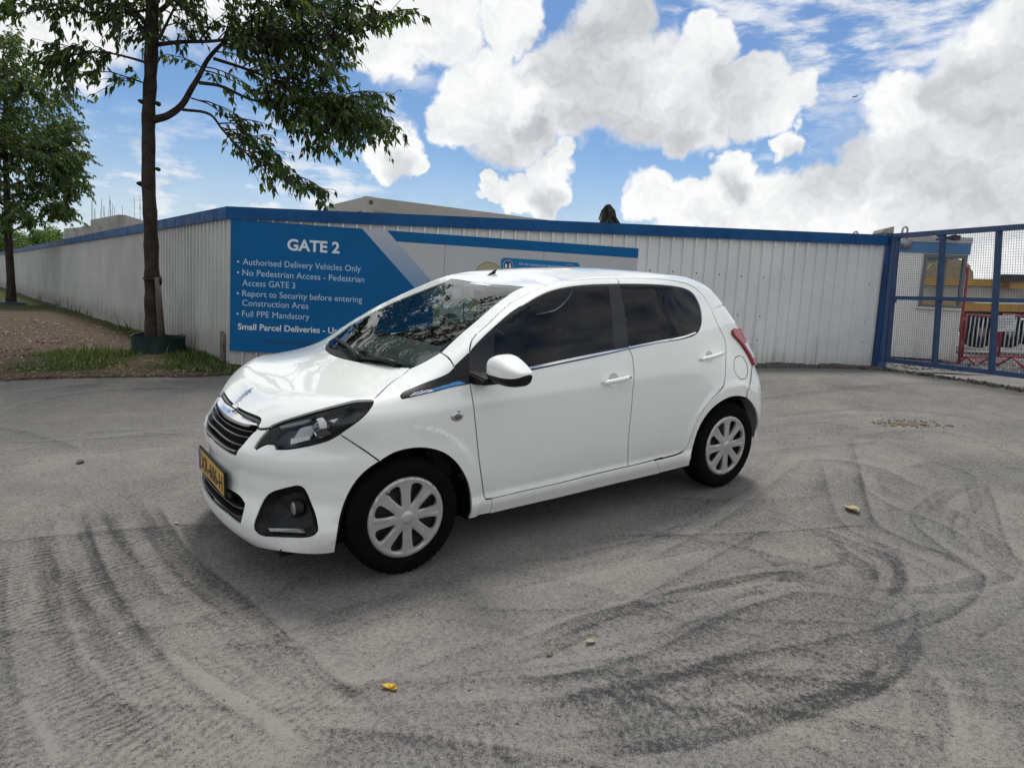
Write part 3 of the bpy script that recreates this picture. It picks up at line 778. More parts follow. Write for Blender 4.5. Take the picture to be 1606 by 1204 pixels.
    # shelf that carries the lamp strip
# upper grille: dark cavity, slats, chrome bar
gtop = tr(hood_nose[3:], sub=3)
gr_half = np.concatenate([gc[::-1], gl[::-1], tr(grille_side[::-1], sub=2), tr(Z1([(1045,828),(1060,770),(1090,705),(1075,662)])+Z1([(960,606),(830,552),(700,478),(625,428)]), sub=3)])
gloop = half2full(gr_half)
cav = sheet(relift(gloop, NOSEC), NOSEC, shrink=-.004, step=.03, off=-.05, flange=0, dense=.03)
grille = mk('upper_grille', cav[0], cav[1], inner_dark, car, True, cav[2])
def ribbon(top, bot, out_t, out_m, out_b, mat, name, parent, n=40):
    """bar across the nose between two traced lines (given as theta,z pairs on the left half)"""
    T = np.array(top); B = np.array(bot)
    def res(L):
        L = np.array(L); d = np.r_[0, np.cumsum(np.linalg.norm(np.diff(L, axis=0), axis=1))]
        u = np.linspace(0, d[-1], n); return np.stack([np.interp(u, d, L[:, 0]), np.interp(u, d, L[:, 1])], 1)
    T, B = res(T), res(B)
    rows = []
    for f, o in ((0, out_t-.02), (0, out_t), (.25, out_m), (.75, out_m), (1, out_b), (1, out_b-.02)):
        q = T*(1-f)+B*f
        q = np.concatenate([q, (q*[-1, 1])[::-1][1:]])
        P = NOSEC.lift(q); N = grad(P); rows.append(P+N*o)
    V = np.concatenate(rows); k = len(rows[0])
    Fc = [(i*k+j, i*k+j+1, (i+1)*k+j+1, (i+1)*k+j) for i in range(5) for j in range(k-1)]
    Fc += [tuple(i*k for i in range(6)), tuple(i*k+k-1 for i in range(5, -1, -1))]
    o = mk(name, V, Fc, mat, parent); bm = bmesh.new(); bm.from_mesh(o.data); bmesh.ops.recalc_face_normals(bm, faces=bm.faces); bm.to_mesh(o.data); bm.free()
    return shade_auto(o, 35)
def tz(seg): P = tr(seg, sub=2); P = P[P[:, 1] <= .0]; return NOSEC.to(P)
def toc(L, dz=0.):
    L = np.array(L); return np.concatenate([L, [[0, L[-1, 1]+dz]]])
slat_m = pbr('grille slat', (.028, .029, .031), .30, 0, .5, .4)
ribbon(toc(tz(Z1([(1060,745),(1000,720),(900,672),(800,625),(700,545),(640,478)]))), toc(tz(Z1([(1030,790),(980,783),(840,782),(700,735),(600,690),(540,655)]))), -.004, .006, -.004, chrome, 'chrome_bar', grille)
ribbon(toc(tz(Z1([(1085,700),(1070,665),(950,608),(820,555),(700,482),(625,432)]))), toc(tz(Z1([(1060,735),(1000,712),(900,664),(800,615),(700,535),(640,470)]))), -.012, -.006, -.012, gloss_black, 'bonnet_trim', grille)
for a, b in (((( 960,850),(850,840),(720,800),(600,745),(500,680),(430,620)), ((940,872),(850,862),(720,822),(600,765),(500,700),(430,640))),
             (((910,940),(800,925),(700,890),(600,840),(500,775),(420,700)), ((885,970),(800,952),(690,925),(590,880),(490,812),(410,735))),
             (((840,1070),(740,1050),(640,1010),(540,950),(440,870),(370,800)), ((815,1100),(720,1080),(620,1048),(520,990),(420,905),(350,830)))):
    ribbon(toc(tz(Z1(a))), toc(tz(Z1(b))), -.022, -.006, -.022, slat_m, 'slat', grille)
ribbon(toc(tz(Z1([(690,1165),(560,1115),(440,1030),(360,960)]))), toc(tz(Z1([(680,1190),(550,1140),(430,1050),(345,975)]))), -.006, .002, -.006, dull_chrome, 'lower_trim', grille)
# lower grille
cav = sheet(relift(lg_loop, NOSEC), NOSEC, shrink=-.004, step=.03, off=-.05, flange=0, dense=.03)
lgr = mk('lower_grille', cav[0], cav[1], inner_dark, car, True, cav[2])
for a, b in ((((548,705),(480,690),(400,640),(330,580),(270,520)), ((545,728),(480,718),(400,668),(325,605),(262,545))),
             (((530,790),(480,785),(400,735),(320,665),(250,590)), ((526,808),(475,805),(392,757),(312,690),(240,612)))):
    ribbon(toc(tz(Z2(a))), toc(tz(Z2(b))), -.016, -.001, -.016, slat_m, 'slat', lgr)
ribbon(toc(tz(Z2([(395,520),(440,545),(490,577),(530,620)])) if False else [[tt[0], tt[1]-.002]]+[[tt[0]*.5, tt[1]-.002]]), toc([[tt[0], tt[1]-.05]]+[[tt[0]*.5, tt[1]-.05]]), -.03, -.02, -.03, black_plastic, 'plate_carrier', lgr)

# ---- number plate ----------------------------------------------------------------
def text_mesh(s, size=1., bold=0., shear=0., spacing=1.):
    cu = bpy.data.curves.new('lettering', 'FONT'); cu.body = s; cu.size = size; cu.offset = bold; cu.shear = shear; cu.space_character = spacing
    cu.resolution_u = 4
    o = bpy.data.objects.new('lettering', cu); COL.objects.link(o)
    dg = bpy.context.evaluated_depsgraph_get(); dg.update()
    me = bpy.data.meshes.new_from_object(o.evaluated_get(dg))
    V = np.array([v.co[:] for v in me.vertices]); Fc = [tuple(p.vertices) for p in me.polygons]
    bpy.data.objects.remove(o); bpy.data.meshes.remove(me); bpy.data.curves.remove(cu)
    return V, Fc
def lettering(s, fn, w=None, h=None, bold=0., shear=0., left=True, spacing=1.):
    """flat letters; fn(u, v) puts the text plane into space; w,h = wanted width and cap height"""
    V, Fc = text_mesh(s, 1., bold, shear, spacing)
    Vx, _ = text_mesh('H', 1., bold)
    ch = Vx[:, 1].max()-Vx[:, 1].min()
    x0, x1 = V[:, 0].min(), V[:, 0].max()
    sy = h/ch; sx = w/(x1-x0) if w else sy
    return [fn((x-x0)*sx, y*sy) for x, y, _ in V], Fc
PX, PZ = -.693, .420
tilt = .06
def plt(u, v, d=0.): return np.array([PX-d+tilt*(v)*.5+.12*0, u, PZ+v])     # u: across (+ = car's right), v: up, d: outward
pm = MB()
def slab(m, u0, u1, v0, v1, d0, d1, mat=0):
    m.hexa([plt(u0, v0, d0), plt(u1, v0, d0), plt(u1, v0, d1), plt(u0, v0, d1), plt(u0, v1, d0), plt(u1, v1, d0), plt(u1, v1, d1), plt(u0, v1, d1)], mat)
slab(pm, -.268, .268, -.064, .064, -.012, .002)
plate = pm.build('number_plate', black_plastic, car, bevel=.004)
pm = MB(); slab(pm, -.258, .258, -.054, .054, .002, .0045); pm.build('plate_face', plate_yellow, plate)
pm = MB(); slab(pm, .216, .257, -.053, .053, .0045, .0055); pm.build('plate_band', plate_blue, plate)
lt = MB()
for s_, u0, w_ in (('XR-606-H', .200, .44),):
    V, Fc = lettering(s_, lambda u, v: plt(u0-u, v-.039, .0062), w_, .078, .012)
    lt.add(V, Fc)
lt.build('lettering', print_black, plate)

# ---- headlamps --------------------------------------------------------------------
lamp_loop = tr(Z3([(1298,132),(1200,130),(1100,147),(950,192),(800,234),(650,279),(500,324),(370,364),(280,400),(215,428),(150,492),(95,560),(64,612),(80,628),(130,600),(190,575),(270,577),(286,624),(400,624),(550,604),(700,574),(830,539),(950,478),(1050,411),(1140,341),(1220,266),(1280,191),(1300,148)]), sub=3, ang=45, closed=True)
lens_sh = sheet(lamp_loop, NOSEC, shrink=.001, step=.02, off=-.001, flange=.02)
fl_ = sheet(lamp_loop, NOSEC, shrink=-.002, step=.03, off=-.055, flange=0)
def hl(seg, off, step=.012, fl=.01):
    cx = sum(p[0] for p in seg)/len(seg); cy = sum(p[1] for p in seg)/len(seg); seg = [(cx+(x-cx)*1.18, cy+(y-cy)*1.14) for x, y in seg]
    return sheet(tr(Z3(seg), sub=2, closed=True), NOSEC, shrink=0, step=step, off=off, flange=fl)
pieces = [('reflector', hl([(505,410),(560,392),(632,385),(630,440),(612,505),(440,520),(470,470)], -.03), 'lamp reflector'),
          ('reflector_shelf', hl([(432,524),(604,508),(600,540),(430,575)], -.018), 'lamp white'),
          ('light_guide', hl([(703,305),(760,292),(785,340),(795,405),(735,412),(725,350)], -.012), 'lamp white'),
          ('bezel', hl([(735,415),(795,408),(780,440),(840,488),(800,500),(690,520),(720,470)], -.02), 'lamp bronze'),
          ('bezel', hl([(840,322),(915,300),(880,345),(862,330)], -.012), 'lamp white'),
          ('bezel', hl([(330,378),(500,335),(610,305),(590,335),(480,372),(340,400)], -.012), 'lamp dull'),
          ('bezel', hl([(640,380),(715,370),(705,400),(645,420)], -.02), 'lamp dull')]
for nm, c, r, mt in (('lamp reflector', (.62, .64, .64), .35, .3), ('lamp white', (.88, .89, .88), .3, .0), ('lamp bronze', (.16, .15, .13), .2, .8), ('lamp dull', (.22, .23, .24), .3, .6), ('lamp housing', (.012, .0125, .014), .3, 0)):
    pbr(nm, c, r, mt, vary=.2, vscale=30)
pc = tr(Z3([(690,455)]), sub=1)[0]
for s in (1, -1):
    f = (lambda a: a) if s > 0 else flip
    a = f(fl_); hlm = mk('headlight', a[0], a[1], MATS['lamp housing'], car, True, a[2])
    a = f(lens_sh); mk('lens', a[0], a[1], clear_lens_m, hlm, True, a[2])
    for nm, sh, mt in pieces:
        a = f(sh); mk(nm, a[0], a[1], MATS[mt], hlm, True, a[2])
    p = pc*[1, s, 1]; ax = np.array([-.80, -.58*s, .0]); ax /= np.linalg.norm(ax); q = np.cross(ax, (0, 0, 1)); b = np.cross(q, ax)
    p0 = p-ax*.045
    m = MB(); m.lathe([(.0005, .020), (.018, .014), (.028, .002)], 24, lambda x, y, h: p0+q*x+b*y+ax*h, 0)
    m.lathe([(.028, .004), (.034, .010), (.038, .004), (.04, -.02)], 24, lambda x, y, h: p0+q*x+b*y+ax*h, 1)
    m.build('projector', [MATS.get('projector glass') or pbr('projector glass', (.05, .055, .06), .03, 0, .8, 1.), chrome], hlm, True)

# ---- bonnet emblem ------------------------------------------------------------------
def emblem(polys, place, h, mat, name, parent):
    m = MB()
    for P in polys:
        T = [place(u, v, 0) for u, v in P]; U = [place(u, v, h) for u, v in P]; n = len(P)
        m.add(T+U, [tuple(range(n-1, -1, -1)), tuple(range(n, 2*n))]+[(i, (i+1) % n, n+(i+1) % n, n+i) for i in range(n)])
    return m.build(name, mat, parent)
# a heraldic beast standing on its hind legs, simplified to its strokes
LION = [[(-.10,.95),(.12,1.0),(.30,.88),(.36,.66),(.22,.58),(.10,.66),(-.02,.60),(-.14,.70)],
        [(.02,.62),(.26,.58),(.30,.30),(.18,.05),(.02,-.10),(-.12,-.02),(.02,.24)],
        [(-.04,.58),(-.38,.70),(-.52,.62),(-.40,.56),(-.10,.44)], [(0,.40),(-.36,.38),(-.50,.24),(-.38,.25),(-.04,.26)],
        [(.02,-.06),(-.20,-.24),(-.14,-.52),(-.42,-.66),(-.38,-.76),(-.02,-.62),(.02,-.28),(.16,-.10)],
        [(.16,.04),(.34,-.22),(.30,-.56),(.12,-.78),(.40,-.80),(.46,-.56),(.46,-.18),(.30,.16)],
        [(.30,-.02),(.56,.10),(.58,.42),(.50,.62),(.62,.60),(.70,.36),(.66,.02),(.44,-.14)]]
ec = on(XY, [[-.515, 0]])[0]; eN = grad(ec[None])[0]
def on_hood(u, v, h):
    q = XY.lift(np.array([[-.515+v*.050, u*.052]]))[0]; return q+grad(q[None])[0]*(.001+h)
emblem(LION, on_hood, .004, chrome, 'emblem', bonnet)

# ---- wheels ---------------------------------------------------------------------------
def wheel(cx, side):
    """side +1: left wheel (y<0)"""
    R = .289; y0 = -.708
    fn = lambda x, y, h: np.array([cx+x, side*(y0-h), R+y])
    prof = [(.19,-.078),(.215,-.084),(.245,-.086),(.268,-.081),(.281,-.070),(.2875,-.055),(.289,-.035),(.289,-.031),(.283,-.030),(.283,-.024),(.289,-.023),(.2895,-.004),(.284,-.003),(.284,.003),(.2895,.004),(.289,.023),(.283,.024),(.283,.030),(.289,.031),(.289,.040),(.2865,.057),(.279,.072),(.266,.081),(.245,.086),(.225,.0855),(.206,.081),(.199,.072),(.19,.06)]
    n = 144
    V = []; 
    for i, (r, h) in enumerate(prof):
        for k in range(n):
            rr = r
            if r > .275 and abs(h) > .034 and k % 3 == 0: rr = r-.0055
            elif r > .288 and k % 3 == 1 and abs(h) < .03: rr = r-.003
            a = 2*pi*k/n; V.append(fn(rr*cos(a), rr*sin(a), h))
    N = len(prof)
    Fc = [(i*n+k, i*n+(k+1) % n, (i+1)*n+(k+1) % n, (i+1)*n+k) for i in range(N-1) for k in range(n)]
    V = np.array(V)
    # the tyre settles a little on the ground
    V[:, 2] = np.where(V[:, 2] < .012, .003+(V[:, 2])*.4, V[:, 2])
    w = mk('wheel', V, Fc, rubber, car); bm = bmesh.new(); bm.from_mesh(w.data); bmesh.ops.recalc_face_normals(bm, faces=bm.faces); bm.to_mesh(w.data); bm.free()
    shade_auto(w, 28)
    # steel rim and brake behind the cover
    m = MB(); m.lathe([(.192,.055),(.18,.03),(.17,-.07),(.19,-.078)], 48, fn, 0)
    m.lathe([(.0005,.045),(.07,.045),(.10,.030),(.155,.022),(.176,.03)], 48, fn, 0)
    m.lathe([(.05,.012),(.128,.012),(.128,-.002)], 40, fn, 1)
    rm = m.build('rim', [MATS.get('steel rim') or pbr('steel rim', (.008, .0078, .0075), .6, .1, vary=.5, vscale=25, col2=(.022, .016, .011)), MATS.get('brake disc') or pbr('brake disc', (.05, .04, .035), .5, .6)], w, True)
    # hub cap with eight broad spokes
    nseg = 64; outer = np.array([(.2005*cos(2*pi*k/128), .2005*sin(2*pi*k/128)) for k in range(128)])
    holes = []
    for k in range(8):
        a = 2*pi*(k+.5)/8+.04
        pr = [(.064,0.0),(.076,.050),(.105,.108),(.135,.130),(.162,.120),(.1695,.06),(.170,-.10),(.161,-.150),(.130,-.152),(.100,-.120),(.074,-.055)]
        holes.append(spline(np.array([(r*cos(a+t*1.42), r*sin(a+t*1.42)) for r, t in pr+pr[:1]]), closed=True, sub=4, ang=70)[:-1])
    Q, T = tri2(outer, holes, .008)
    def dome(q):
        r = np.hypot(q[:, 0], q[:, 1]); an = np.arctan2(q[:, 1], q[:, 0])-.04
        sp = np.cos(8*an)                               # +1 on a spoke, -1 on a hole
        h = np.interp(r, [0, .024, .030, .06, .10, .15, .172, .185, .195, .2005], [.090, .089, .083, .081, .079, .078, .079, .082, .080, .072])
        u = ((an*8/(2*pi)+.5) % 1)-.5
        ridge = np.clip(1-np.abs(u+.16)*9, 0, 1)*np.interp(r, [.075, .1, .165, .178], [0, .0022, .003, 0])
        return h+ridge-np.interp(r, [.05, .08, .16, .18], [0, .004, .004, 0])*np.clip(-sp, 0, 1)
    h = dome(Q)
    Vc = np.array([fn(x, y, d) for (x, y), d in zip(Q, h)]); Fc = [tuple(f) for f in T]
    be = border(T); idx = sorted({a for e in be for a in e}); kk = {a: i for i, a in enumerate(idx)}; b0 = len(Vc)
    lo = np.array([fn(Q[a][0]*(.985 if np.hypot(*Q[a]) < .19 else .99), Q[a][1]*(.985 if np.hypot(*Q[a]) < .19 else .99), h[a]-.014) for a in idx])
    Fc += [(b, a, b0+kk[a], b0+kk[b]) for a, b in be]
    cv = mk('hub_cap', np.concatenate([Vc, lo]), Fc, silver, w); bm = bmesh.new(); bm.from_mesh(cv.data); bmesh.ops.recalc_face_normals(bm, faces=bm.faces)
    s0 = sum(f.normal.y*f.calc_area() for f in bm.faces if f.calc_center_median()[2] > 0)
    if s0*side > 0: bmesh.ops.reverse_faces(bm, faces=bm.faces)
    bm.to_mesh(cv.data); bm.free(); shade_auto(cv, 30)
    emblem(LION, lambda u, v, t: fn(u*.017*side, v*.017, .0885+t*.5), .004, chrome, 'emblem', cv)
    m = MB(); va = 2.2; m.tube([fn(.178*cos(va), .178*sin(va), .07), fn(.17*cos(va), .17*sin(va), .094)], .004, 8); m.build('valve', black_plastic, w)
    return w
for cx in (0., 2.34):
    for sd in (1, -1): wheel(cx, sd)
# wheel housings and floor
m = MB()
for cx in (0., 2.34):
    for sd in (1, -1):
        n = 24; a = [(-.06+i*1.12/n)*pi for i in range(n+1)]
        P = [np.array([cx+.352*cos(t), 0, .30+.345*sin(t)]) for t in a]
        V = [p+[0, sd*.40, 0] for p in P]+[p+[0, sd*.695, 0] for p in P]
        m.add(V, [(i, i+1, n+2+i, n+1+i) for i in range(n)])
        m.add([p+[0, sd*.40, 0] for p in P], [tuple(range(n+1))])
m.box((-.55,-.62,.16), (2.62,.62,.20))
m.box((.36,-.745,.185), (1.97,.745,.24))
under = m.build('underbody', inner_dark, car)
m = MB(); m.tube([(2.05,-.62,.17),(2.12,-.64,.14),(2.2,-.62,.15)], .018); m.build('tow_loop', black_plastic, under)
sh = join(*BACK); o = mk('inner_shell', sh[0], sh[1], inner_dark, car, True, sh[2])

# ---- door mirrors -----------------------------------------------------------------------
def mirror(s, folded=False):
    """door mirror: stations from the door (0) to the outer end (1), each a rounded D in section"""
    c = np.array([.470, -.862, .990]); NU, NK = 26, 40; V = []
    for i in range(NU):
        u = i/(NU-1); uu = .5-.5*cos(pi*u)
        e = max(0., 1-abs(2*uu-1)**(5.5 if uu < .5 else 2.4))**(1/(3.6 if uu < .5 else 2.6))
        top = np.interp(uu, [0, .25, .45, .7, 1.], [.060, .070, .066, .046, .022]); bot = -.074
        dep = .104*(1-.20*uu*uu)
        for k in range(NK):
            a = 2*pi*k/NK; ca, sa = cos(a), sin(a)
            q = np.sign(ca)*abs(ca)**.62; r = np.sign(sa)*abs(sa)**.62
            x = q*dep if q < 0 else q*.042
            z = r*(top if r > 0 else -bot)
            # the lower half of the front is a steep flat band under a soft crease
            V.append((x*(.25+.75*e)*(e > 0)+.022*uu, -.205*uu, z*e-.010*uu))
    V = np.array(V); Fc = [(i*NK+k, i*NK+(k+1) % NK, (i+1)*NK+(k+1) % NK, (i+1)*NK+k) for i in range(NU-1) for k in range(NK)]
    if folded:                                             # swung back against the window
        V = np.stack([V[:, 0]*.5-.10-V[:, 1]*.8, V[:, 0]*.6+.03, V[:, 2]*.9-.05], 1)
    Wd = (V+c)*[1, s, 1]; cc_ = Wd.mean(0)
    kk_ = lambda f: 21 <= f[0] % NK <= 38
    up = [f for f in Fc if not kk_(f)]; lo = [f for f in Fc if kk_(f)]
    def sub(fs, name, mat, par):
        ids = sorted({i for f in fs for i in f}); k = {a: i for i, a in enumerate(ids)}
        o = mk(name, Wd[ids], [tuple(k[i] for i in f) for f in fs], mat, par, True)
        bm = bmesh.new(); bm.from_mesh(o.data); bmesh.ops.remove_doubles(bm, verts=bm.verts, dist=1e-5); bmesh.ops.recalc_face_normals(bm, faces=bm.faces)
        if sum((f.calc_center_median()-Vector(cc_)).dot(f.normal)*f.calc_area() for f in bm.faces) < 0: bmesh.ops.reverse_faces(bm, faces=bm.faces)
        bm.to_mesh(o.data); bm.free(); return o
    base = MB(); root = cast(Y1([(300,640)]))[0]
    if folded: base.tube([(root+[-.01, .02, 0])*[1, s, 1], (root+[.03, -.03, -.01])*[1, s, 1], (root+[.10, -.05, -.02])*[1, s, 1]], [.03, .03, .025], 10)
    else: base.hexa([(root+np.array(p))*[1, s, 1] for p in ((-.06,.02,-.055),(-.05,-.13,-.040),(.05,-.14,-.040),(.05,.02,-.05),(-.05,.02,.005),(-.045,-.13,-.012),(.045,-.14,-.012),(.05,.02,.0))])
    mo = base.build('door_mirror', black_plastic, car, bevel=0 if folded else .008)
    sub(up, 'mirror_housing', paint, mo); sub(lo, 'mirror_base', black_plastic, mo)
mirror(1); mirror(-1, True)

# ---- antenna, wipers, washer jets ----------------------------------------------------------
ab = tr(Z7([(985,143)]))[0]
aN = np.array([0, 0, 1.])
m = MB(); m.prism([ab+[-.02, -.007, -.005], ab+[.04, -.007, .0], ab+[.058, -.007, .04], ab+[.030, -.007, .026]], (0, .014, 0))
m.build('roof_antenna', black_plastic, car, bevel=.004)
def wiper(piv, tip, bl0, bl1, name='wiper'):
    m = MB(); P = cast(Z6([piv, tip])); N = grad(P)
    a = P+N*.018
    mid = (a[0]*.5+a[1]*.5)+N[0]*.012
    m.tube([a[0]-N[0]*.03, a[0], a[0]*.85+a[1]*.15+N[0]*.008, mid, a[1]], [.016, .015, .012, .009, .006], 8)
    o = m.build(name, black_plastic, car, True)
    B = cast(Z6([bl0, ((bl0[0]+bl1[0])/2, (bl0[1]+bl1[1])/2), bl1])); NB = grad(B)
    k = MB(); k.bar(B[0]+NB[0]*.010, B[1]+NB[1]*.012, .012, .014, NB[1]); k.bar(B[1]+NB[1]*.012, B[2]+NB[2]*.010, .012, .014, NB[1]); k.build('wiper_blade', rubber, o)
wiper((560,560), (330,370), (600,590), (330,362))
wiper((940,630), (600,585), (600,580), (1000,640))

# ---- interior ----------------------------------------------------------------------------
m = MB()
ds = [(.16,.90),(.34,.965),(.52,.985),(.66,.95),(.70,.86),(.68,.62),(.50,.40),(.2,.40)]
m.prism([(x, -.66, z) for x, z in ds], (0, 1.32, 0))
dash = m.build('dashboard', interior_dark, car, bevel=.02)
m = MB(); m.prism([(x, -.50, z) for x, z in [(.50,.98),(.56,1.03),(.68,1.01),(.72,.95),(.6,.9)]], (0, .30, 0)); m.build('instrument_hood', interior_dark, dash, bevel=.015)
m = MB(); n = 32; ax = np.array([.9, 0, .42]); ax /= np.linalg.norm(ax); b = np.cross(ax, (0, 1, 0)); c = np.array([.83, -.34, .93])
ringp = [c+np.array([0, 1, 0])*.185*cos(2*pi*k/n)+b*.185*sin(2*pi*k/n) for k in range(n+1)]
m.tube(ringp, .016, 8, cap=False); m.tube([c+[0, -.18, 0], c+ax*-.02, c+[0, .18, 0]], .02, 6); m.tube([c-ax*.02, c-ax*.2], .03, 8)
m.build('steering_wheel', interior_dark, car, True)
def seat(x, y, w, name):
    m = MB()
    m.prism([(x-.28, y-w/2, .42), (x+.22, y-w/2, .38), (x+.24, y-w/2, .50), (x-.28, y-w/2, .56)], (0, w, 0))
    m.prism([(x+.16, y-w/2, .44), (x+.30, y-w/2, .44), (x+.50, y-w/2+.0, 1.02), (x+.40, y-w/2, 1.03)], (0, w, 0))
    o = m.build(name, cloth_dark, car, bevel=.04)
    for yy in ([y] if w < .6 else [y-.38, y+.38]):
        k = MB(); k.prism([(x+.41, yy-.12, 1.02), (x+.50, yy-.12, 1.02), (x+.53, yy-.10, 1.20), (x+.45, yy-.10, 1.21)], (0, .22, 0)); k.build('headrest', cloth_dark, o, bevel=.03)
seat(1.02, -.34, .46, 'front_seat'); seat(1.02, .34, .46, 'front_seat'); seat(1.80, 0, 1.15, 'rear_seat')
m = MB(); m.box((.93, -.12, 1.215), (.955, .12, 1.28)); m.tube([(.94, 0, 1.28), (.93, 0, 1.335)], .008); m.build('rear_view_mirror', interior_dark, car, bevel=.008)
q = relift(np.array([[1.0,-.50,1.3],[1.0,.50,1.3],[2.2,.46,1.3],[2.2,-.46,1.3]]), XY)
hs = sheet(q, XY, step=.06, off=-.03, flange=0, shrink=0); mk('head_lining', hs[0], hs[1], head_lining, car, True, hs[2])

# ==== the place ==================================================================
def smin(a, b, k): return -smax(-np.asarray(a, float), -np.asarray(b, float), k)
def gz(x, y):
    """height of the sloping ground"""
    x = np.asarray(x, float); y = np.asarray(y, float)
    a = .0264+.03346*x+.0785*y
    cap = .60+.30*sstep(-2.5, 5, x)
    a = smin(a, cap, .06)
    return smax(a, np.full_like(a, -1.2), .4)
def gz1(x, y): return float(gz(np.array([x]), np.array([y]))[0])
def gpx(x, y):
    """point of the ground seen at a photograph pixel"""
    d = BW[2]+BW[0]*(x-803)/CF-BW[1]*(y-602)/CF
    t = np.linspace(1, 60, 6000); P = CAM+d*t[:, None]
    i = np.argmax(P[:, 2] < gz(P[:, 0], P[:, 1])); return P[i]
# value noise for ground marks
def vnoise(x, y, sc, seed=0, oct=4):
    r = np.random.default_rng(seed); G = r.random((256, 256)); out = 0; amp = 1; tot = 0
    for o in range(oct):
        u = x*sc*2**o+17.3*o; v = y*sc*2**o+5.1*o
        i = np.floor(u).astype(int); j = np.floor(v).astype(int); f = u-i; g = v-j
        f = f*f*(3-2*f); g = g*g*(3-2*g); i &= 255; j &= 255; i1 = (i+1) & 255; j1 = (j+1) & 255
        out = out+amp*((G[i, j]*(1-f)+G[i1, j]*f)*(1-g)+(G[i, j1]*(1-f)+G[i1, j1]*f)*g); tot += amp; amp *= .5
    return out/tot

# ---- ground --------------------------------------------------------------------
A7 = lambda L: [(x*.535, y*.535+560) for x, y in L]
A8 = lambda L: [(803+x*.535, 560+y*.535) for x, y in L]
# (line in the photograph, depth of the mark, reach on its left and right side in metres, tread ripples)
TRACKS = [(A7([(25,560),(10,700),(20,850),(45,1000),(90,1120),(130,1230)]), .55, .05, .16, 1),
          (A7([(140,500),(165,620),(185,740),(235,870),(330,990),(470,1090),(610,1160)]), .50, .04, .15, 1),
          (A7([(250,480),(305,630),(375,755),(430,830),(510,920),(620,1010),(760,1090),(880,1200)]), .85, .05, .14, 1),
          (A7([(330,460),(395,590),(480,690),(580,755)]), .55, .04, .12, 1),
          (A7([(450,420),(550,570),(680,680),(800,780),(900,880),(1000,960),(1100,1005),(1160,1025)]), .80, .05, .12, 1),
          (A8([(870,285),(760,375),(640,465),(470,560),(380,585)]), .35, .10, .05, 0),
          (A8([(0,596),(130,592),(260,565),(400,532)]), .4, .05, .05, 0),
          (A8([(0,835),(40,825),(200,765),(350,722),(470,690),(640,650),(800,630),(900,640)]), .75, .05, .14, 1),
          (A8([(0,950),(200,925),(330,892),(420,862),(560,785),(700,730),(880,680)]), .62, .05, .20, 1),
          (A8([(250,1180),(500,1150),(700,1110),(850,1060),(1000,1012),(1100,962),(1180,890),(1192,830),(1150,785)]), .62, .24, .05, 1),
          (A8([(900,500),(1000,540),(1080,570),(1140,605),(1152,650),(1110,710)]), .7, .05, .16, 0),
          (A8([(940,540),(1000,580),(1060,625),(1068,665)]), .6, .04, .10, 0),
          (A8([(1015,330),(1040,430),(1062,482),(1150,535),(1260,575),(1330,610),(1402,655)]), .85, .05, .10, 0),
          (A8([(1172,482),(1205,515),(1300,585),(1380,640),(1375,680),(1330,730),(1200,800)]), .75, .07, .07, 0),
          (A8([(1390,370),(1415,440),(1435,510),(1470,585),(1510,615)]), .7, .05, .09, 0),
          (A8([(1290,380),(1210,420),(1170,465),(1180,500)]), .4, .06, .05, 0),
          (A8([(1310,450),(1290,500),(1300,540)]), .4, .05, .05, 0),
          (A8([(560,150),(800,110),(1100,80),(1400,75)]), .35, .3, .3, 0),
          (A8([(700,280),(900,262),(1080,250)]), .35, .12, .12, 0),
          (A7([(0,160),(150,120),(330,95),(600,90)]), .5, .25, .3, 0),
          (A7([(0,110),(300,75),(620,70)]), .45, .3, .3, 0),
          (A7([(560,760),(700,740),(800,700),(900,640)]), .35, .1, .1, 0),
          (A7([(300,740),(400,700),(560,690)]), .3, .08, .08, 0),
          (A8([(280,760),(500,640),(640,560),(760,500)]), .4, .06, .12, 0),
          (A8([(100,1010),(330,960),(560,900),(760,830)]), .45, .15, .15, 0),
          (A8([(820,300),(960,300),(1100,330),(1200,380)]), -.7, .22, .20, 0), (A8([(480,700),(640,680),(800,660),(900,690)]), -.55, .2, .2, 0), (A8([(0,690),(200,640),(420,600),(600,560)]), -.5, .2, .2, 0),
          (A8([(1150,700),(1350,690),(1500,650)]), -.6, .15, .2, 0), (A8([(1200,900),(1280,980),(1300,1080),(1280,1180)]), -.6, .25, .2, 0), (A7([(480,860),(640,960),(780,1050),(900,1150)]), -.7, .12, .14, 0),
          (A7([(60,1000),(130,1090),(200,1190)]), -.5, .12, .12, 0), (A7([(170,640),(200,760),(250,870),(340,980)]), -.5, .06, .08, 0), (A7([(0,330),(200,300),(420,270),(560,260)]), -.45, .3, .3, 0),
          (A7([(80,190),(250,170),(430,160)]), -.4, .25, .25, 0), (A8([(760,180),(980,160),(1250,170),(1480,210)]), -.4, .3, .3, 0), (A8([(1280,120),(1400,110),(1500,112)]), -.5, .25, .25, 0),
          (A8([(1000,230),(1200,215),(1400,250),(1500,300)]), .4, .12, .2, 0), (A8([(1120,330),(1250,310),(1380,360)]), .4, .08, .12, 0), (A8([(740,200),(900,190),(1050,215)]), .35, .1, .15, 0),
          (A7([(620,860),(800,820),(1000,740),(1200,690)]), .4, .06, .16, 1), (A7([(900,1190),(1100,1120),(1300,1060),(1500,1020)]), .45, .06, .2, 1), (A7([(1000,1000),(1200,920),(1400,850),(1500,830)]), .4, .05, .16, 1)]
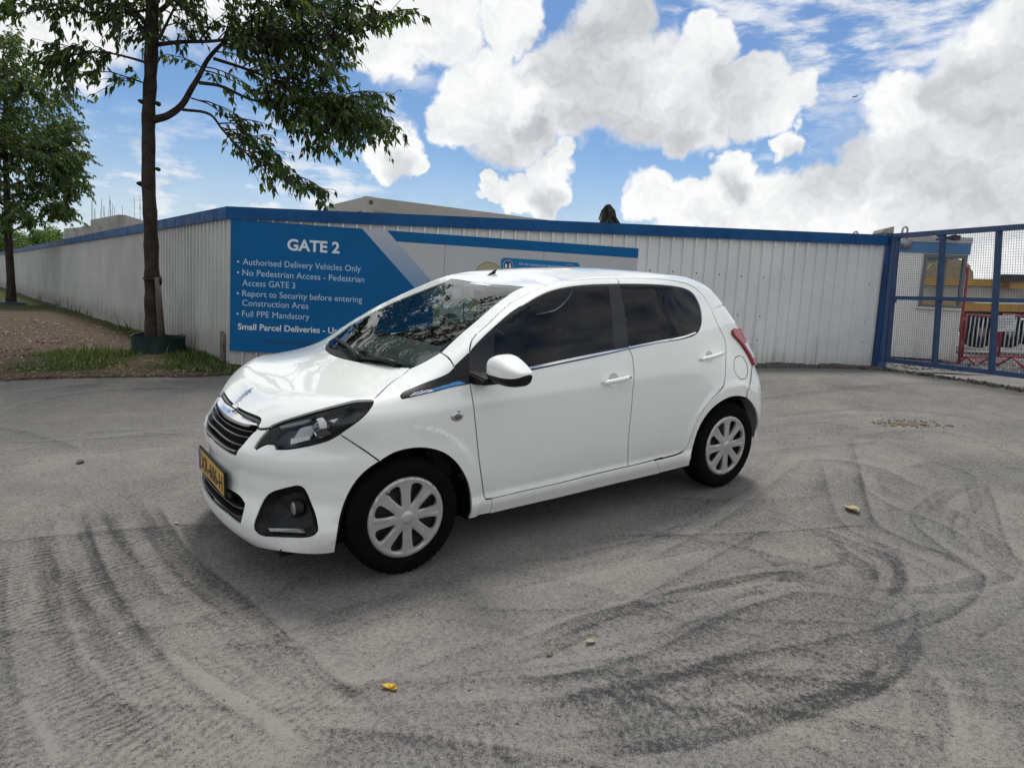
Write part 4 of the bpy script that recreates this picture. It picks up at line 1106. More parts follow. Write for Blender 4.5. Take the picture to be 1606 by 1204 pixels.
# broad areas: (x, y, rx, ry, amount) in the photograph; + dusty, - bare
AREAS = [(1060+0,650+0,0,0,0)]
AREAS = [(130,925,140,60,-.30),(250,880,160,70,-.25),(60,1010,60,120,-.15),(330,1060,120,60,.22),(450,1010,110,40,.12),(560,1120,160,60,.05),(190,700,200,40,.22),(250,780,90,30,.15),
         (110,640,160,25,.22),(1340,710,110,22,.34),(1480,590,120,10,.15),(1500,690,120,22,.22),(1300,990,170,70,-.34),(1150,1020,170,50,-.22),(960,1110,150,50,-.28),(1240,920,90,40,-.15),(980,870,170,50,.15),(860,950,160,40,.18),
         (1190,660,40,20,.15),(1450,830,80,60,.08),(1480,960,90,80,.12),(1420,1120,150,60,-.02),(1250,940,60,20,.2),(760,1150,90,40,-.15),(640,1010,120,40,.16),(430,690,60,20,0),(500,595,200,8,-.3),(180,600,300,12,-.32),(1400,600,250,12,-.2),(650,930,150,22,-.12)]
_g = np.random.default_rng(21)
for L, amt, lw, rw, rp in list(TRACKS):
    for _ in range(4):
        dx, dy = _g.normal(0, 70), _g.normal(0, 26); k = _g.uniform(.85, 1.25); cx = np.mean([q[0] for q in L]); cy = np.mean([q[1] for q in L])
        TRACKS.append(([(cx+(x-cx)*k+dx, max(598, cy+(y-cy)*k+dy)) for x, y in L], amt*_g.uniform(.25, .65), _g.uniform(.02, .10), _g.uniform(.02, .12), 0))
for _ in range(44):                       # sweeps of turning lorries
    x0, y0 = _g.uniform(-100, 1700), _g.uniform(600, 1180); a = _g.uniform(-.45, .35); L_ = _g.uniform(260, 700); b = _g.uniform(-.5, .5); s = .25+.75*(y0-590)/600
    TRACKS.append(([(x0+L_*u*cos(a+b*u)*s*1.3, max(597, y0+L_*u*sin(a+b*u)*s*.45)) for u in (0, .25, .5, .75, 1)], _g.uniform(.3, .6), .02, _g.uniform(.05, .16), 0))
def lin(a, b, st): return list(np.arange(a, b-1e-6, st))
gxs = [-600,-300,-150,-80,-45,-30,-22]+lin(-18,-7,.5)+lin(-7,-3.4,.05)+lin(-3.4,3.6,.0125)+lin(3.6,8,.03)+lin(8,14,.5)+[16,20,30,50,90,180,400,700]
gys = [-500,-200,-80,-30,-12,-6,-2,-.5,.5]+lin(1,1.7,.08)+lin(1.7,4.6,.0115)+lin(4.6,7,.022)+lin(7,11,.045)+lin(11,20,.4)+[22,26,32,40,60,100,200,500,900]
GX, GY = np.meshgrid(np.array(gxs), np.array(gys)); nx, ny = len(gxs), len(gys)
px_, py_ = GX.ravel(), GY.ravel(); pz_ = gz(px_, py_)
dust = .60+.34*(vnoise(px_+40, py_+40, .55, 1, 4)-.5)+.20*(vnoise(px_+40, py_+40, 2.6, 2, 4)-.5)
near = (px_ > -7.5) & (px_ < 8.5) & (py_ > 1.5) & (py_ < 12)
sd = (np.stack([px_, py_, pz_], 1)-CAM)@BW.T; sx_ = 803+CF*sd[:, 0]/np.maximum(sd[:, 2], .1); sy_ = 602-CF*sd[:, 1]/np.maximum(sd[:, 2], .1)
def ground_xy(q): return gpx(*q)[:2]
for x, y, rx, ry, am in AREAS:
    c = ground_xy((x, y)); ex = ground_xy((x+rx, y))-c; ey = ground_xy((x, max(y-ry, 566)))-c
    Mi = np.linalg.inv(np.stack([ex, ey], 1)); q = (np.stack([px_, py_], 1)-c)@Mi.T
    w = vnoise(px_+9, py_+3, 1.3, 5, 3)-.5
    dust += am*.26*np.exp(-.9*np.maximum((q**2).sum(1)+w*1.6, 0))*near
ripple = np.zeros_like(px_); PT = np.stack([px_, py_], 1)
wob = .05*(vnoise(px_+20, py_+20, 1.1, 8, 3)-.5)
for L, amt, lw, rw, rp in TRACKS:
    C = np.array([ground_xy(q) for q in spline(np.array(L, float), sub=5, ang=80)])
    bb = (px_ > C[:, 0].min()-.6) & (px_ < C[:, 0].max()+.6) & (py_ > C[:, 1].min()-.6) & (py_ < C[:, 1].max()+.6) & near
    I = np.nonzero(bb)[0]; Q = PT[I]; best = np.full(len(I), 9.); sgn = np.zeros(len(I)); arc = np.zeros(len(I)); s0 = 0; uu = np.zeros(len(I))
    tot = np.linalg.norm(np.diff(C, axis=0), axis=1).sum()
    for a, b in zip(C[:-1], C[1:]):
        e = b-a; l = np.linalg.norm(e)
        if l < 1e-6: continue
        t = np.clip(((Q-a)@e)/(l*l), 0, 1); d = np.linalg.norm(Q-a-t[:, None]*e, axis=1)
        cr = e[0]*(Q[:, 1]-a[1])-e[1]*(Q[:, 0]-a[0]); k = d < best
        best = np.where(k, d, best); sgn = np.where(k, np.sign(cr), sgn); arc = np.where(k, s0+t*l, arc); uu = np.where(k, (s0+t*l)/tot, uu); s0 += l
    fade = sstep(0, .10, uu)*sstep(1, .90, uu)
    wdt = np.where(sgn > 0, lw, rw)
    dd = np.maximum(best+wob[I]*.6, 0)
    big = sgn*(1 if lw > rw else -1) > 0                                    # the side the tyre ran on
    ds_ = best+wob[I]*.25*sstep(0, .05, best)
    prof = np.where(big, np.exp(-np.maximum(ds_, 0)/(max(lw, rw)*.36))*.86, np.exp(-(best/.016)**2)*.80)*(.72+.56*vnoise(px_[I]+11, py_[I]+4, 21, 14, 3))
    vary = .75+.5*vnoise(px_[I]+3, py_[I]+8, 2.2, 31, 3)
    dust[I] -= amt*.50*prof*fade*vary
    # the wheel pushes a lighter line of dust to the other side
    oth = np.exp(-np.maximum(best-.014, 0)/.05)*(best > .010)*(~big)
    dust[I] += .20*amt*oth*fade*vary
    if rp:
        band = np.exp(-((best-.15)/.145)**4)*fade*(.35+.65*sstep(.35, .6, vnoise(px_[I]+7, py_[I]+1, 1.6, 77, 3)))*big
        ripple[I] = np.maximum(ripple[I], band)*1.0
        ph = np.sin(2*pi*(arc*29+dd*2.5*sgn+.6*(vnoise(px_[I], py_[I], 9, 3, 2)-.5)*3))
        dust[I] += .17*band*ph
def attr(me, name, val):
    a = me.attributes.new(name, 'FLOAT', 'POINT'); a.data.foreach_set('value', np.asarray(val, np.float32))
def grid_mesh(name, X, Y, Zz, mat, keep=None):
    ny, nx = X.shape; V = np.stack([X.ravel(), Y.ravel(), Zz.ravel()], 1).astype(np.float32)
    j, i = np.meshgrid(np.arange(ny-1), np.arange(nx-1), indexing='ij'); a = (j*nx+i).ravel()
    Q = np.stack([a, a+1, a+nx+1, a+nx], 1)
    if keep is not None: Q = Q[keep.ravel()[Q].all(1)]
    me = bpy.data.meshes.new(name); me.vertices.add(len(V)); me.vertices.foreach_set('co', V.ravel())
    me.loops.add(Q.size); me.loops.foreach_set('vertex_index', Q.ravel().astype(np.int32))
    me.polygons.add(len(Q)); me.polygons.foreach_set('loop_start', np.arange(0, Q.size, 4, dtype=np.int32)); me.polygons.foreach_set('loop_total', np.full(len(Q), 4, np.int32))
    me.polygons.foreach_set('use_smooth', np.ones(len(Q), bool)); me.update(calc_edges=True); me.validate()
    me.materials.append(mat); o = bpy.data.objects.new(name, me); COL.objects.link(o); return o
def ground_mat():
    m = bpy.data.materials.new('dusty tarmac'); m.use_nodes = True; t = NT(m.node_tree); b = t.n['Principled BSDF']
    at_ = t.new('ShaderNodeAttribute', attribute_name='dust').outputs['Fac']
    co = t.new('ShaderNodeTexCoord').outputs['Object']
    n1 = t.noise(co, 7, 5, .65); n2 = t.noise(co, 55, 4, .7); n3 = t.noise(co, 190, 3, .7)
    vo = t.new('ShaderNodeTexVoronoi'); t.put(vo.inputs['Vector'], co); vo.inputs['Scale'].default_value = 95
    d = t.math('ADD', at_, t.math('MULTIPLY', t.math('SUBTRACT', n1, .5), .30))
    d = t.math('ADD', d, t.math('MULTIPLY', t.math('SUBTRACT', n2, .5), 1.7))
    d = t.math('ADD', d, t.math('MULTIPLY', t.math('SUBTRACT', n3, .5), 2.1))
    f = t.ramp(d, .05, .95, 0, 1, False)
    c = t.mix(f, (.037, .037, .038), (.228, .221, .209))
    tan = t.ramp(t.noise(co, 1.3, 4, .6), .42, .68)
    c = t.mix(t.math('MULTIPLY', t.math('MULTIPLY', tan, f), .7), c, (.268, .247, .214))
    # bare stone chips in the tarmac
    chip = t.math('MULTIPLY', t.ramp(vo.outputs['Distance'], .22, .10), t.ramp(t.noise(co, 60, 2, .5), .56, .66))
    c = t.mix(t.math('MULTIPLY', chip, .55), c, (.55, .53, .50))
    pit = t.math('MULTIPLY', t.ramp(n3, .40, .30), .5)
    c = t.mix(pit, c, (.05, .049, .047))
    t.l.new(c, b.inputs['Base Color']); b.inputs['Roughness'].default_value = .92; b.inputs['Specular IOR Level'].default_value = .25
    h = t.math('ADD', t.math('MULTIPLY', n2, 1.0), t.math('MULTIPLY', n3, .55)); h = t.math('ADD', h, t.math('MULTIPLY', at_, .8)); h = t.math('ADD', h, t.math('MULTIPLY', chip, .3))
    bn = t.new('ShaderNodeBump'); bn.inputs['Strength'].default_value = .75; bn.inputs['Distance'].default_value = .012
    t.l.new(h, bn.inputs['Height']); t.l.new(bn.outputs[0], b.inputs['Normal'])
    return m
ground = grid_mesh('ground', GX, GY, pz_.reshape(ny, nx), ground_mat()); attr(ground.data, 'dust', dust); tag(ground, kind='structure')

# ---- hoarding -------------------------------------------------------------------
C0 = np.array([-3.416, 8.55]); PSI = radians(11)
FD = np.array([cos(PSI), sin(PSI)]); FN = np.array([sin(PSI), -cos(PSI)])       # along the fence, towards the camera
LD = np.array([-.630, .7766]); LN = np.array([-LD[1], LD[0]])*1.0                # left run and its outward side
LN = LN if LN@(-C0) > 0 else -LN
def fr(s, z, d=0.): p = C0+FD*s+FN*d; return np.array([p[0], p[1], z])
def fl_pt(s, z, d=0.): p = C0+LD*s+LN*d; return np.array([p[0], p[1], z])
def sheet_metal(name, c1, c2, streak):
    m = bpy.data.materials.new(name); m.use_nodes = True; t = NT(m.node_tree); b = t.n['Principled BSDF']
    co = t.new('ShaderNodeTexCoord').outputs['Object']
    mp = t.new('ShaderNodeMapping'); t.l.new(co, mp.inputs[0]); mp.inputs['Scale'].default_value = (9, 9, .5)
    st = t.noise(mp.outputs[0], 2.2, 5, .6)
    z = t.new('ShaderNodeSeparateXYZ'); t.l.new(co, z.inputs[0])
    c = t.mix(t.ramp(t.noise(co, 1.1, 4), .35, .7), c1, c2)
    dirt = t.math('MULTIPLY', t.ramp(st, .47, .72), t.ramp(z.outputs[2], 1.7, .75, .12, 1))
    c = t.mix(t.math('MULTIPLY', dirt, streak), c, (.21, .20, .17))
    splash = t.math('MULTIPLY', t.ramp(t.math('ADD', z.outputs[2], t.math('MULTIPLY', t.noise(co, 5, 4), .35)), 1.32, .95), .55)
    c = t.mix(splash, c, (.26, .25, .225))
    t.l.new(c, b.inputs['Base Color']); b.inputs['Roughness'].default_value = .38; b.inputs['Specular IOR Level'].default_value = .45
    bn = t.new('ShaderNodeBump'); bn.inputs['Strength'].default_value = .35; bn.inputs['Distance'].default_value = .02
    t.l.new(t.noise(co, 2.6, 3, .5), bn.inputs['Height']); t.l.new(bn.outputs[0], b.inputs['Normal'])
    return m
clad = sheet_metal('pale grey sheet', (.70, .72, .71), (.62, .64, .635), .55); clad_l = sheet_metal('shaded grey sheet', (.52, .535, .52), (.44, .455, .445), .6)  # left run: same paint, its shade put into a darker colour
blue_cap = pbr('blue flashing', (.001, .075, .225), .5, 0, .25, vary=.25, vscale=2.5, rvary=.2)
screw_m = pbr('screw', (.10, .105, .11), .4, .5)
timber = pbr('weathered timber', (.20, .17, .135), .85, vary=.5, vscale=14, bump=.3, bscale=40)
PITCH = .1633
def corrugated(pt, s0, s1, zlo, zhi, phase, name, parent, mat):
    prof = [(0, 0), (.108, 0), (.119, .037), (.142, .037), (.153, 0)]
    S_ = []
    k = math.floor((s0-phase)/PITCH)-1
    while True:
        b = phase+k*PITCH
        if b > s1: break
        for u, d in prof:
            if s0 <= b+u <= s1: S_.append((b+u, d))
        k += 1
    S_ = [(s0, 0)]+S_+[(s1, 0)]
    V = []; 
    zs = [0, .33, .66, 1]
    for s, d in S_:
        for f in zs:
            z0 = zlo(s); z1 = zhi(s) if callable(zhi) else zhi; V.append(pt(s, z0+(z1-z0)*f, d))
    n = len(zs); F_ = [(i*n+j, (i+1)*n+j, (i+1)*n+j+1, i*n+j+1) for i in range(len(S_)-1) for j in range(n-1)]
    b = len(V)
    for s, d in S_:
        for f in zs:
            z0 = zlo(s); z1 = zhi(s) if callable(zhi) else zhi; V.append(pt(s, z0+(z1-z0)*f, d-.0016))
    F_ += [tuple(b+q for q in reversed(f)) for f in F_]
    o = mk(name, V, F_, mat, parent); shade_auto(o, 20); return o
def zg_r(s): p = C0+FD*s; return gz1(*p)-.06
fence = empty('site_hoarding', fr(0, 0), 'pale grey corrugated metal hoarding behind the car, blue capping, carrying the big gate sign', 'fence')
def rel(o, root):
    """keeps world coordinates for a part under a moved Empty"""
    o.parent = root; o.matrix_parent_inverse = Matrix.Translation(-Vector(root.location)); return o
FEND = 8.72
ZT = lambda s: 2.492+.0325*s
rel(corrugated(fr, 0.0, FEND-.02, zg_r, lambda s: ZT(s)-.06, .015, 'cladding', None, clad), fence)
def cap_run(pt, s0, s1, ztf, h=.13, step=3.0):
    k = MB(); n = max(1, int(round((s1-s0)/step)))
    for i in range(n):
        a, b = s0+(s1-s0)*i/n, s0+(s1-s0)*(i+1)/n-.004
        k.hexa([pt(a, ztf(a)-h, -.05), pt(b, ztf(b)-h, -.05), pt(b, ztf(b)-h, .058), pt(a, ztf(a)-h, .058), pt(a, ztf(a), -.05), pt(b, ztf(b), -.05), pt(b, ztf(b), .058), pt(a, ztf(a), .058)])
        k.hexa([pt(a, ztf(a)-h-.012, .050), pt(b, ztf(b)-h-.012, .050), pt(b, ztf(b)-h-.012, .066), pt(a, ztf(a)-h-.012, .066), pt(a, ztf(a)-h, .050), pt(b, ztf(b)-h, .050), pt(b, ztf(b)-h, .066), pt(a, ztf(a)-h, .066)])
    return k
rel(cap_run(fr, -.03, FEND-.02, ZT).build('capping', blue_cap), fence)
m = MB()
for s in np.arange(.35, FEND-.1, PITCH*2):
    for z in (1.02+.03*s, 1.55, 2.08):
        sj = s+.01*((int(s*10) % 3)-1)
        m.lathe([(.0005, .006), (.007, .005), (.011, .001)], 8, lambda x, y, h: fr(sj+x, z+y, .001+h))
rel(m.build('fixings', screw_m), fence)
m = MB()
for s in np.arange(.2, FEND, 2.1): m.bar(fr(s, zg_r(s), -.09), fr(s, 2.42, -.09), .09, .07, (0, 1, 0))
for z in (1.1, 1.75, 2.3): m.bar(fr(.0, z, -.035), fr(FEND-.1, z, -.035), .045, .06)
rel(m.build('frame', timber), fence)

fenceL = empty('site_hoarding', fl_pt(0, 0), 'grey corrugated hoarding running away behind the trees on the left, blue capping', 'fence')
LEND = 44.
zl = lambda s: gz1(*(C0+LD*s))-.08
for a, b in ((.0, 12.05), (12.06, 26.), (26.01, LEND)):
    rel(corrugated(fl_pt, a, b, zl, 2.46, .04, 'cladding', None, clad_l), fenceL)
rel(cap_run(fl_pt, -.03, LEND, lambda s: 2.492, .13, 2.9).build('capping', blue_cap), fenceL)
m = MB()
for s in np.arange(.5, LEND, 2.2): m.bar(fl_pt(s, .4, -.09), fl_pt(s, 2.4, -.09), .09, .07, (0, 1, 0))
rel(m.build('frame', timber), fenceL)
m = MB(); m.tube([fl_pt(.16, .5, .05), fl_pt(.16, 1.02, .05)], .022, 8); m.hexa([fl_pt(.10, .5, .03), fl_pt(.20, .5, .03), fl_pt(.20, .5, .055), fl_pt(.10, .5, .055), fl_pt(.105, 1.0, .03), fl_pt(.195, 1.0, .03), fl_pt(.195, 1.0, .055), fl_pt(.105, 1.0, .055)])
tag(m.build('wooden_stake', timber), 'short weathered timber stake standing at the corner of the grey hoarding', 'stake')

# ---- the gate sign ----------------------------------------------------------------
sign = empty('gate_sign', fr(0, 0, .03), 'wide blue and grey sign reading GATE 2 fixed along the hoarding behind the car', 'sign')
s_blue = pbr('sign blue', (.0015, .105, .285), .55, 0, .15, vary=.12, vscale=1.5); s_grey = pbr('sign grey', (.40, .42, .44), .36, vary=.06, vscale=1.2); s_white = pbr('sign lettering white', (.62, .66, .70), .4)
s_text = pbr('sign lettering pale', (.40, .52, .64), .4); s_dark = pbr('sign lettering dark', (.004, .03, .09), .4); s_khaki = pbr('sign khaki', (.33, .30, .17), .4); s_line = pbr('sign outline', (.03, .035, .04), .4)
s_mid = pbr('sign mid blue', (.003, .15, .37), .5, 0, .2)
def grad_mat():
    mt = bpy.data.materials.new('sign fading band'); mt.use_nodes = True; t = NT(mt.node_tree); b = t.n['Principled BSDF']
    z = t.new('ShaderNodeSeparateXYZ'); t.l.new(t.new('ShaderNodeTexCoord').outputs['Object'], z.inputs[0])
    t.l.new(t.mix(t.ramp(z.outputs[2], 2.35, 1.35, 0, 1, False), (.36, .40, .46), (.035, .17, .36)), b.inputs['Base Color']); b.inputs['Roughness'].default_value = .34
    return mt
D0 = .043
def flat(poly, d, mat, name, par=None, th=.0012):
    k = MB(); k.prism([fr(s, z, d) for s, z in poly], np.array([FN[0], FN[1], 0])*-th)
    o = k.build(name, mat); rel(o, sign); return o
ZB, ZTp = .80, 2.345
sl_ = lambda s: (lambda z: s+(ZTp-z)*.98)
for i in range(4):
    a, b = .008+i*1.262, .006+(i+1)*1.262-.002
    k = MB(); k.prism([fr(s, z, D0) for s, z in ((a, ZB), (b, ZB), (b, ZTp), (a, ZTp))], np.array([FN[0], FN[1], 0])*-.004); rel(k.build('board', s_grey), sign)
flat([(.006, ZB-.002), (1.515+(ZTp-ZB)*.98, ZB-.002), (1.515, ZTp+.002), (.006, ZTp+.002)], D0+.0024, s_blue, 'blue_field')
flat([(1.515+(ZTp-ZB)*.98, ZB-.001), (1.812+(ZTp-ZB)*.98, ZB-.001), (1.812, ZTp+.001), (1.515, ZTp+.001)], D0+.0018, grad_mat(), 'fading_band')
flat([(1.812+.121, 2.222), (5.055, 2.222), (5.055, ZTp+.002), (1.812, ZTp+.002)], D0+.0024, s_blue, 'blue_band')
def sign_text(s, x, z, w, h, mat, bold=0., shear=0., d=D0+.0036, sp=1.):
    V, Fc = lettering(s, lambda u, v: fr(x+u, z+v, d), w, h, bold, shear, spacing=sp)
    o = mk('lettering', V, Fc, mat); rel(o, sign)
sign_text('GATE 2', .648, 2.036, .608, .136, s_white, .028)
for s, x, z, w in (('Authorised Delivery Vehicles Only', .145, 1.830, 1.369), ('No Pedestrian Access - Pedestrian', .142, 1.703, 1.414), ('Access GATE 3', .142, 1.582, .604), ('Report to Security before entering', .142, 1.458, 1.398), ('Construction Area', .142, 1.346, .765), ('Full PPE Mandatory', .142, 1.216, .778)):
    sign_text(s, x, z, w, .071, s_text, .0)
sign_text('Small Parcel Deliveries - Use', .096, 1.062, 1.205, .074, s_white, .018)
sign_text('Follow Marshal', .395, .898, .66, .070, s_dark, .0, .25)
for z in (1.862, 1.735, 1.490, 1.248):
    flat([(.092+.013*cos(2*pi*k/14), z+.013*sin(2*pi*k/14)) for k in range(14)], D0+.0036, s_text, 'bullet')
# pictures on the sign
def circle(cx, cz, r, n=40): return [(cx+r*cos(2*pi*k/n), cz+r*sin(2*pi*k/n)) for k in range(n)]
for cx, cz, r in ((2.70, 1.635, .150), (3.095, 1.865, .175)):
    flat(circle(cx, cz, r+.006), D0+.0014, s_line, 'ring_outline'); flat(circle(cx, cz, r), D0+.0024, s_khaki, 'ring')
    flat(circle(cx, cz, r*.42+.005), D0+.0032, s_line, 'ring_outline'); flat(circle(cx, cz, r*.42), D0+.004, s_grey, 'ring_centre')
rr = [(3.242+.03, 2.113), (3.242, 2.083), (3.242, 1.60), (4.272, 1.60), (4.272, 2.083), (4.242, 2.113)]
flat(rr, D0+.0026, s_mid, 'notice_panel')
sign_text('All site equipment must have', 3.467, 2.036, .575, .030, s_text, .008)
for cx in (3.335, 4.135):
    flat(circle(cx, 2.018, .066), D0+.0036, s_text, 'icon_rim'); flat(circle(cx, 2.018, .061), D0+.0044, s_dark, 'icon_disc')
flat([(3.296, 1.99), (3.322, 1.99), (3.322, 2.035), (3.296, 2.035)], D0+.0052, s_white, 'icon_figure'); flat([(3.345, 1.99), (3.378, 1.99), (3.365, 2.05), (3.352, 2.05)], D0+.0052, s_white, 'icon_figure')
# lorry picture, seen through the windscreen
flat([(2.405,1.17),(2.405,1.50),(2.47,1.53),(2.56,1.78),(2.80,1.78),(2.80,1.17)], D0+.0014, s_line, 'lorry_outline')
flat([(2.413,1.18),(2.413,1.495),(2.475,1.52),(2.565,1.772),(2.79,1.772),(2.79,1.18)], D0+.0024, pbr('sign print white', (.52, .54, .53), .4), 'lorry_cab')
flat([(2.49,1.53),(2.57,1.75),(2.70,1.75),(2.70,1.53)], D0+.0034, s_line, 'lorry_window')
flat([(2.80,1.20),(3.9,1.20),(3.9,1.30),(2.80,1.30)], D0+.0024, s_line, 'lorry_chassis')
flat([(2.86,1.42),(3.0,1.70),(3.35,1.80),(3.75,1.62),(3.85,1.40),(3.4,1.32)], D0+.0024, s_khaki, 'lorry_drum')
flat([(2.44,1.35),(2.50,1.37),(2.49,1.43),(2.44,1.41)], D0+.0034, s_khaki, 'lorry_lamp')
for cx in (2.635, 3.4, 3.68):
    flat(circle(cx, 1.245, .135), D0+.0034, s_line, 'lorry_tyre'); flat(circle(cx, 1.245, .075), D0+.0042, pbr('sign wheel grey', (.30, .31, .31), .4) if cx < 3 else MATS['sign wheel grey'], 'lorry_wheel'); flat(circle(cx, 1.245, .028), D0+.005, s_line, 'lorry_hub')
flat([(2.43,1.00),(2.57,1.00),(2.57,1.115),(2.43,1.115)], D0+.0024, s_mid, 'small_panel')

# ---- verge on the left -------------------------------------------------------------
edge_px = [(0,598),(90,594),(200,592),(300,592),(372,588),(420,583)]
EL = np.array([gpx(*q)[:2] for q in edge_px])
def verge_in(x, y):
    """>0 inside the verge: distance past the tarmac edge"""
    o = np.argsort(EL[:, 0]); yl = np.interp(x, EL[o, 0], EL[o, 1], left=None, right=None)
    sl = (EL[1, 1]-EL[0, 1])/(EL[1, 0]-EL[0, 0]); yl = np.where(x < EL[0, 0], EL[0, 1]+(x-EL[0, 0])*.35, yl)
    return y-yl
vx = np.array(lin(-40, -12, .5)+lin(-12, -2.6, .045)); vy = np.array(lin(6.0, 14, .045)+lin(14, 52, .4))
VX, VY = np.meshgrid(vx, vy)
inn = verge_in(VX, VY)
dl_ = (VX-C0[0])*LN[0]+(VY-C0[1])*LN[1]                                   # distance in front of the left hoarding
vz = gz(VX, VY)+np.where(inn > 0, .028+.045*sstep(0, .7, inn), -.03)*1.0+.05*(vnoise(VX+30, VY+3, 3.2, 4, 4)-.5)*sstep(0, .3, inn)
dfr = (VX-C0[0])*FN[0]+(VY-C0[1])*FN[1]
keep = (inn > -.1+.18*(vnoise(VX+5, VY+2, 3.5, 6, 3)-.5)) & (dl_ > -.15) & ((dfr > -.3) | (VX < C0[0])) & (VX < -2.75)
def soil_mat():
    m = bpy.data.materials.new('soil and litter'); m.use_nodes = True; t = NT(m.node_tree); b = t.n['Principled BSDF']
    co = t.new('ShaderNodeTexCoord').outputs['Object']; g = t.new('ShaderNodeAttribute', attribute_name='green').outputs['Fac']
    n = t.noise(co, 26, 5, .7); n2 = t.noise(co, 90, 3, .7)
    c = t.mix(t.ramp(n, .35, .68), (.060, .042, .030), (.150, .115, .085))
    c = t.mix(t.ramp(n2, .56, .72), c, (.25, .215, .18))
    gg = t.mix(t.ramp(n, .3, .7), (.030, .045, .014), (.085, .098, .038))
    c = t.mix(t.ramp(t.math('ADD', g, t.math('MULTIPLY', t.math('SUBTRACT', n, .5), .9)), .35, .65), c, gg)
    t.l.new(c, b.inputs['Base Color']); b.inputs['Roughness'].default_value = 1; b.inputs['Specular IOR Level'].default_value = .1
    bn = t.new('ShaderNodeBump'); bn.inputs['Strength'].default_value = 1; bn.inputs['Distance'].default_value = .03
    t.l.new(t.math('ADD', n, t.math('MULTIPLY', n2, .5)), bn.inputs['Height']); t.l.new(bn.outputs[0], b.inputs['Normal']); return m
def green_amount(x, y):
    """where grass grows: a strip along the tarmac, round the planter, and by the hoarding"""
    i = verge_in(x, y); d = (x-C0[0])*LN[0]+(y-C0[1])*LN[1]
    g = .62*sstep(1.7, .9, i)*sstep(.05, .35, i)*sstep(-6.9, -5.0, x)+.7*sstep(.75, .15, d)+.75*sstep(15, 18, y)
    g = np.maximum(g, .95*np.exp(-(((x+5.25)/.85)**2+((y-8.85)/.52)**2)))
    return np.clip(g+.55*(vnoise(x+60, y+60, 1.6, 9, 3)-.5), 0, 1)
verge = grid_mesh('verge', VX, VY, vz, soil_mat(), keep); attr(verge.data, 'green', green_amount(VX.ravel(), VY.ravel())); tag(verge, kind='structure')
def vh(x, y):
    i = verge_in(x, y); return gz(x, y)+.028+.045*sstep(0, .7, i)
def leaf_mat(name, c1, c2, c3, trans=.35, rough=.5):
    m = bpy.data.materials.new(name); m.use_nodes = True; t = NT(m.node_tree); b = t.n['Principled BSDF']; out = t.n['Material Output']
    a = t.new('ShaderNodeAttribute', attribute_name='tone').outputs['Fac']
    c = t.mix(t.ramp(a, .0, .6), c1, c2); c = t.mix(t.ramp(a, .72, 1.0), c, c3)
    t.l.new(c, b.inputs['Base Color']); b.inputs['Roughness'].default_value = rough; b.inputs['Specular IOR Level'].default_value = .35
    tl = t.new('ShaderNodeBsdfTranslucent'); t.l.new(t.mix(1.0, c, (1.25, 1.5, .7), 'MULTIPLY'), tl.inputs[0])
    mx = t.new('ShaderNodeMixShader'); mx.inputs[0].default_value = trans
    t.l.new(b.outputs[0], mx.inputs[1]); t.l.new(tl.outputs[0], mx.inputs[2]); t.l.new(mx.outputs[0], out.inputs[0]); return m
def poly_mesh(name, V, nper, quads, mat, tone=None, parent=None):
    """V: (items, nper, 3); quads: faces of one item"""
    n = len(V); Vf = V.reshape(-1, 3).astype(np.float32); F_ = (np.arange(n)[:, None, None]*nper+np.array(quads)[None]).reshape(-1, len(quads[0]))
    me = bpy.data.meshes.new(name); me.vertices.add(len(Vf)); me.vertices.foreach_set('co', Vf.ravel())
    me.loops.add(F_.size); me.loops.foreach_set('vertex_index', F_.ravel().astype(np.int32)); k = F_.shape[1]
    me.polygons.add(len(F_)); me.polygons.foreach_set('loop_start', np.arange(0, F_.size, k, dtype=np.int32)); me.polygons.foreach_set('loop_total', np.full(len(F_), k, np.int32))
    me.update(calc_edges=True); me.materials.append(mat)
    if tone is not None: attr(me, 'tone', np.repeat(tone, nper))
    o = bpy.data.objects.new(name, me); COL.objects.link(o)
    if parent: o.parent = parent
    return o
grass_m = leaf_mat('grass blades', (.030, .052, .012), (.085, .125, .028), (.20, .19, .085), .3, .6)
def blades(n, fx, hmin, hmax, name, wd=.006):
    P = fx(n); n = len(P); a = RNG.random(n)*2*pi; h = hmin+(hmax-hmin)*RNG.random(n)**1.8; ln = (RNG.random(n)*.8+.15)*h
    d = np.stack([np.cos(a), np.sin(a), 0*a], 1); s = np.stack([-np.sin(a), np.cos(a), 0*a], 1)*wd*(.6+.8*RNG.random((n, 1)))
    up = np.array([0, 0, 1.])
    B0, B1 = P-s, P+s; M_ = P+up*(h*.6)[:, None]+d*(ln*.35)[:, None]; T = P+up*h[:, None]+d*ln[:, None]
    V = np.stack([B0, B1, M_+s*.8, M_-s*.8, T, T+s*.1], 1)
    return poly_mesh(name, V, 6, [(0, 1, 2, 3), (3, 2, 5, 4)], grass_m, RNG.random(n)**1.3)
def scatter_verge(fn, thr=.5, box=(-9, -2.8, 6.4, 13)):
    def f(n):
        x = RNG.uniform(box[0], box[1], n*5); y = RNG.uniform(box[2], box[3], n*5)
        w = fn(x, y); d = (x-C0[0])*LN[0]+(y-C0[1])*LN[1]; df = (x-C0[0])*FN[0]+(y-C0[1])*FN[1]
        ok = (RNG.random(len(x)) < sstep(thr-.2, thr+.25, w)) & (verge_in(x, y) > -.02) & (d > .02) & ((df > .03) | (x < C0[0]-.1)) & (np.hypot(x-PLX, y-PLY) > .36)
        x, y = x[ok][:n], y[ok][:n]; return np.stack([x, y, vh(x, y)-.01], 1)
    return f
PLX, PLY = -4.68, 9.36
g1 = blades(13000, scatter_verge(green_amount, .58), .02, .085, 'grass'); tag(g1, kind='stuff')
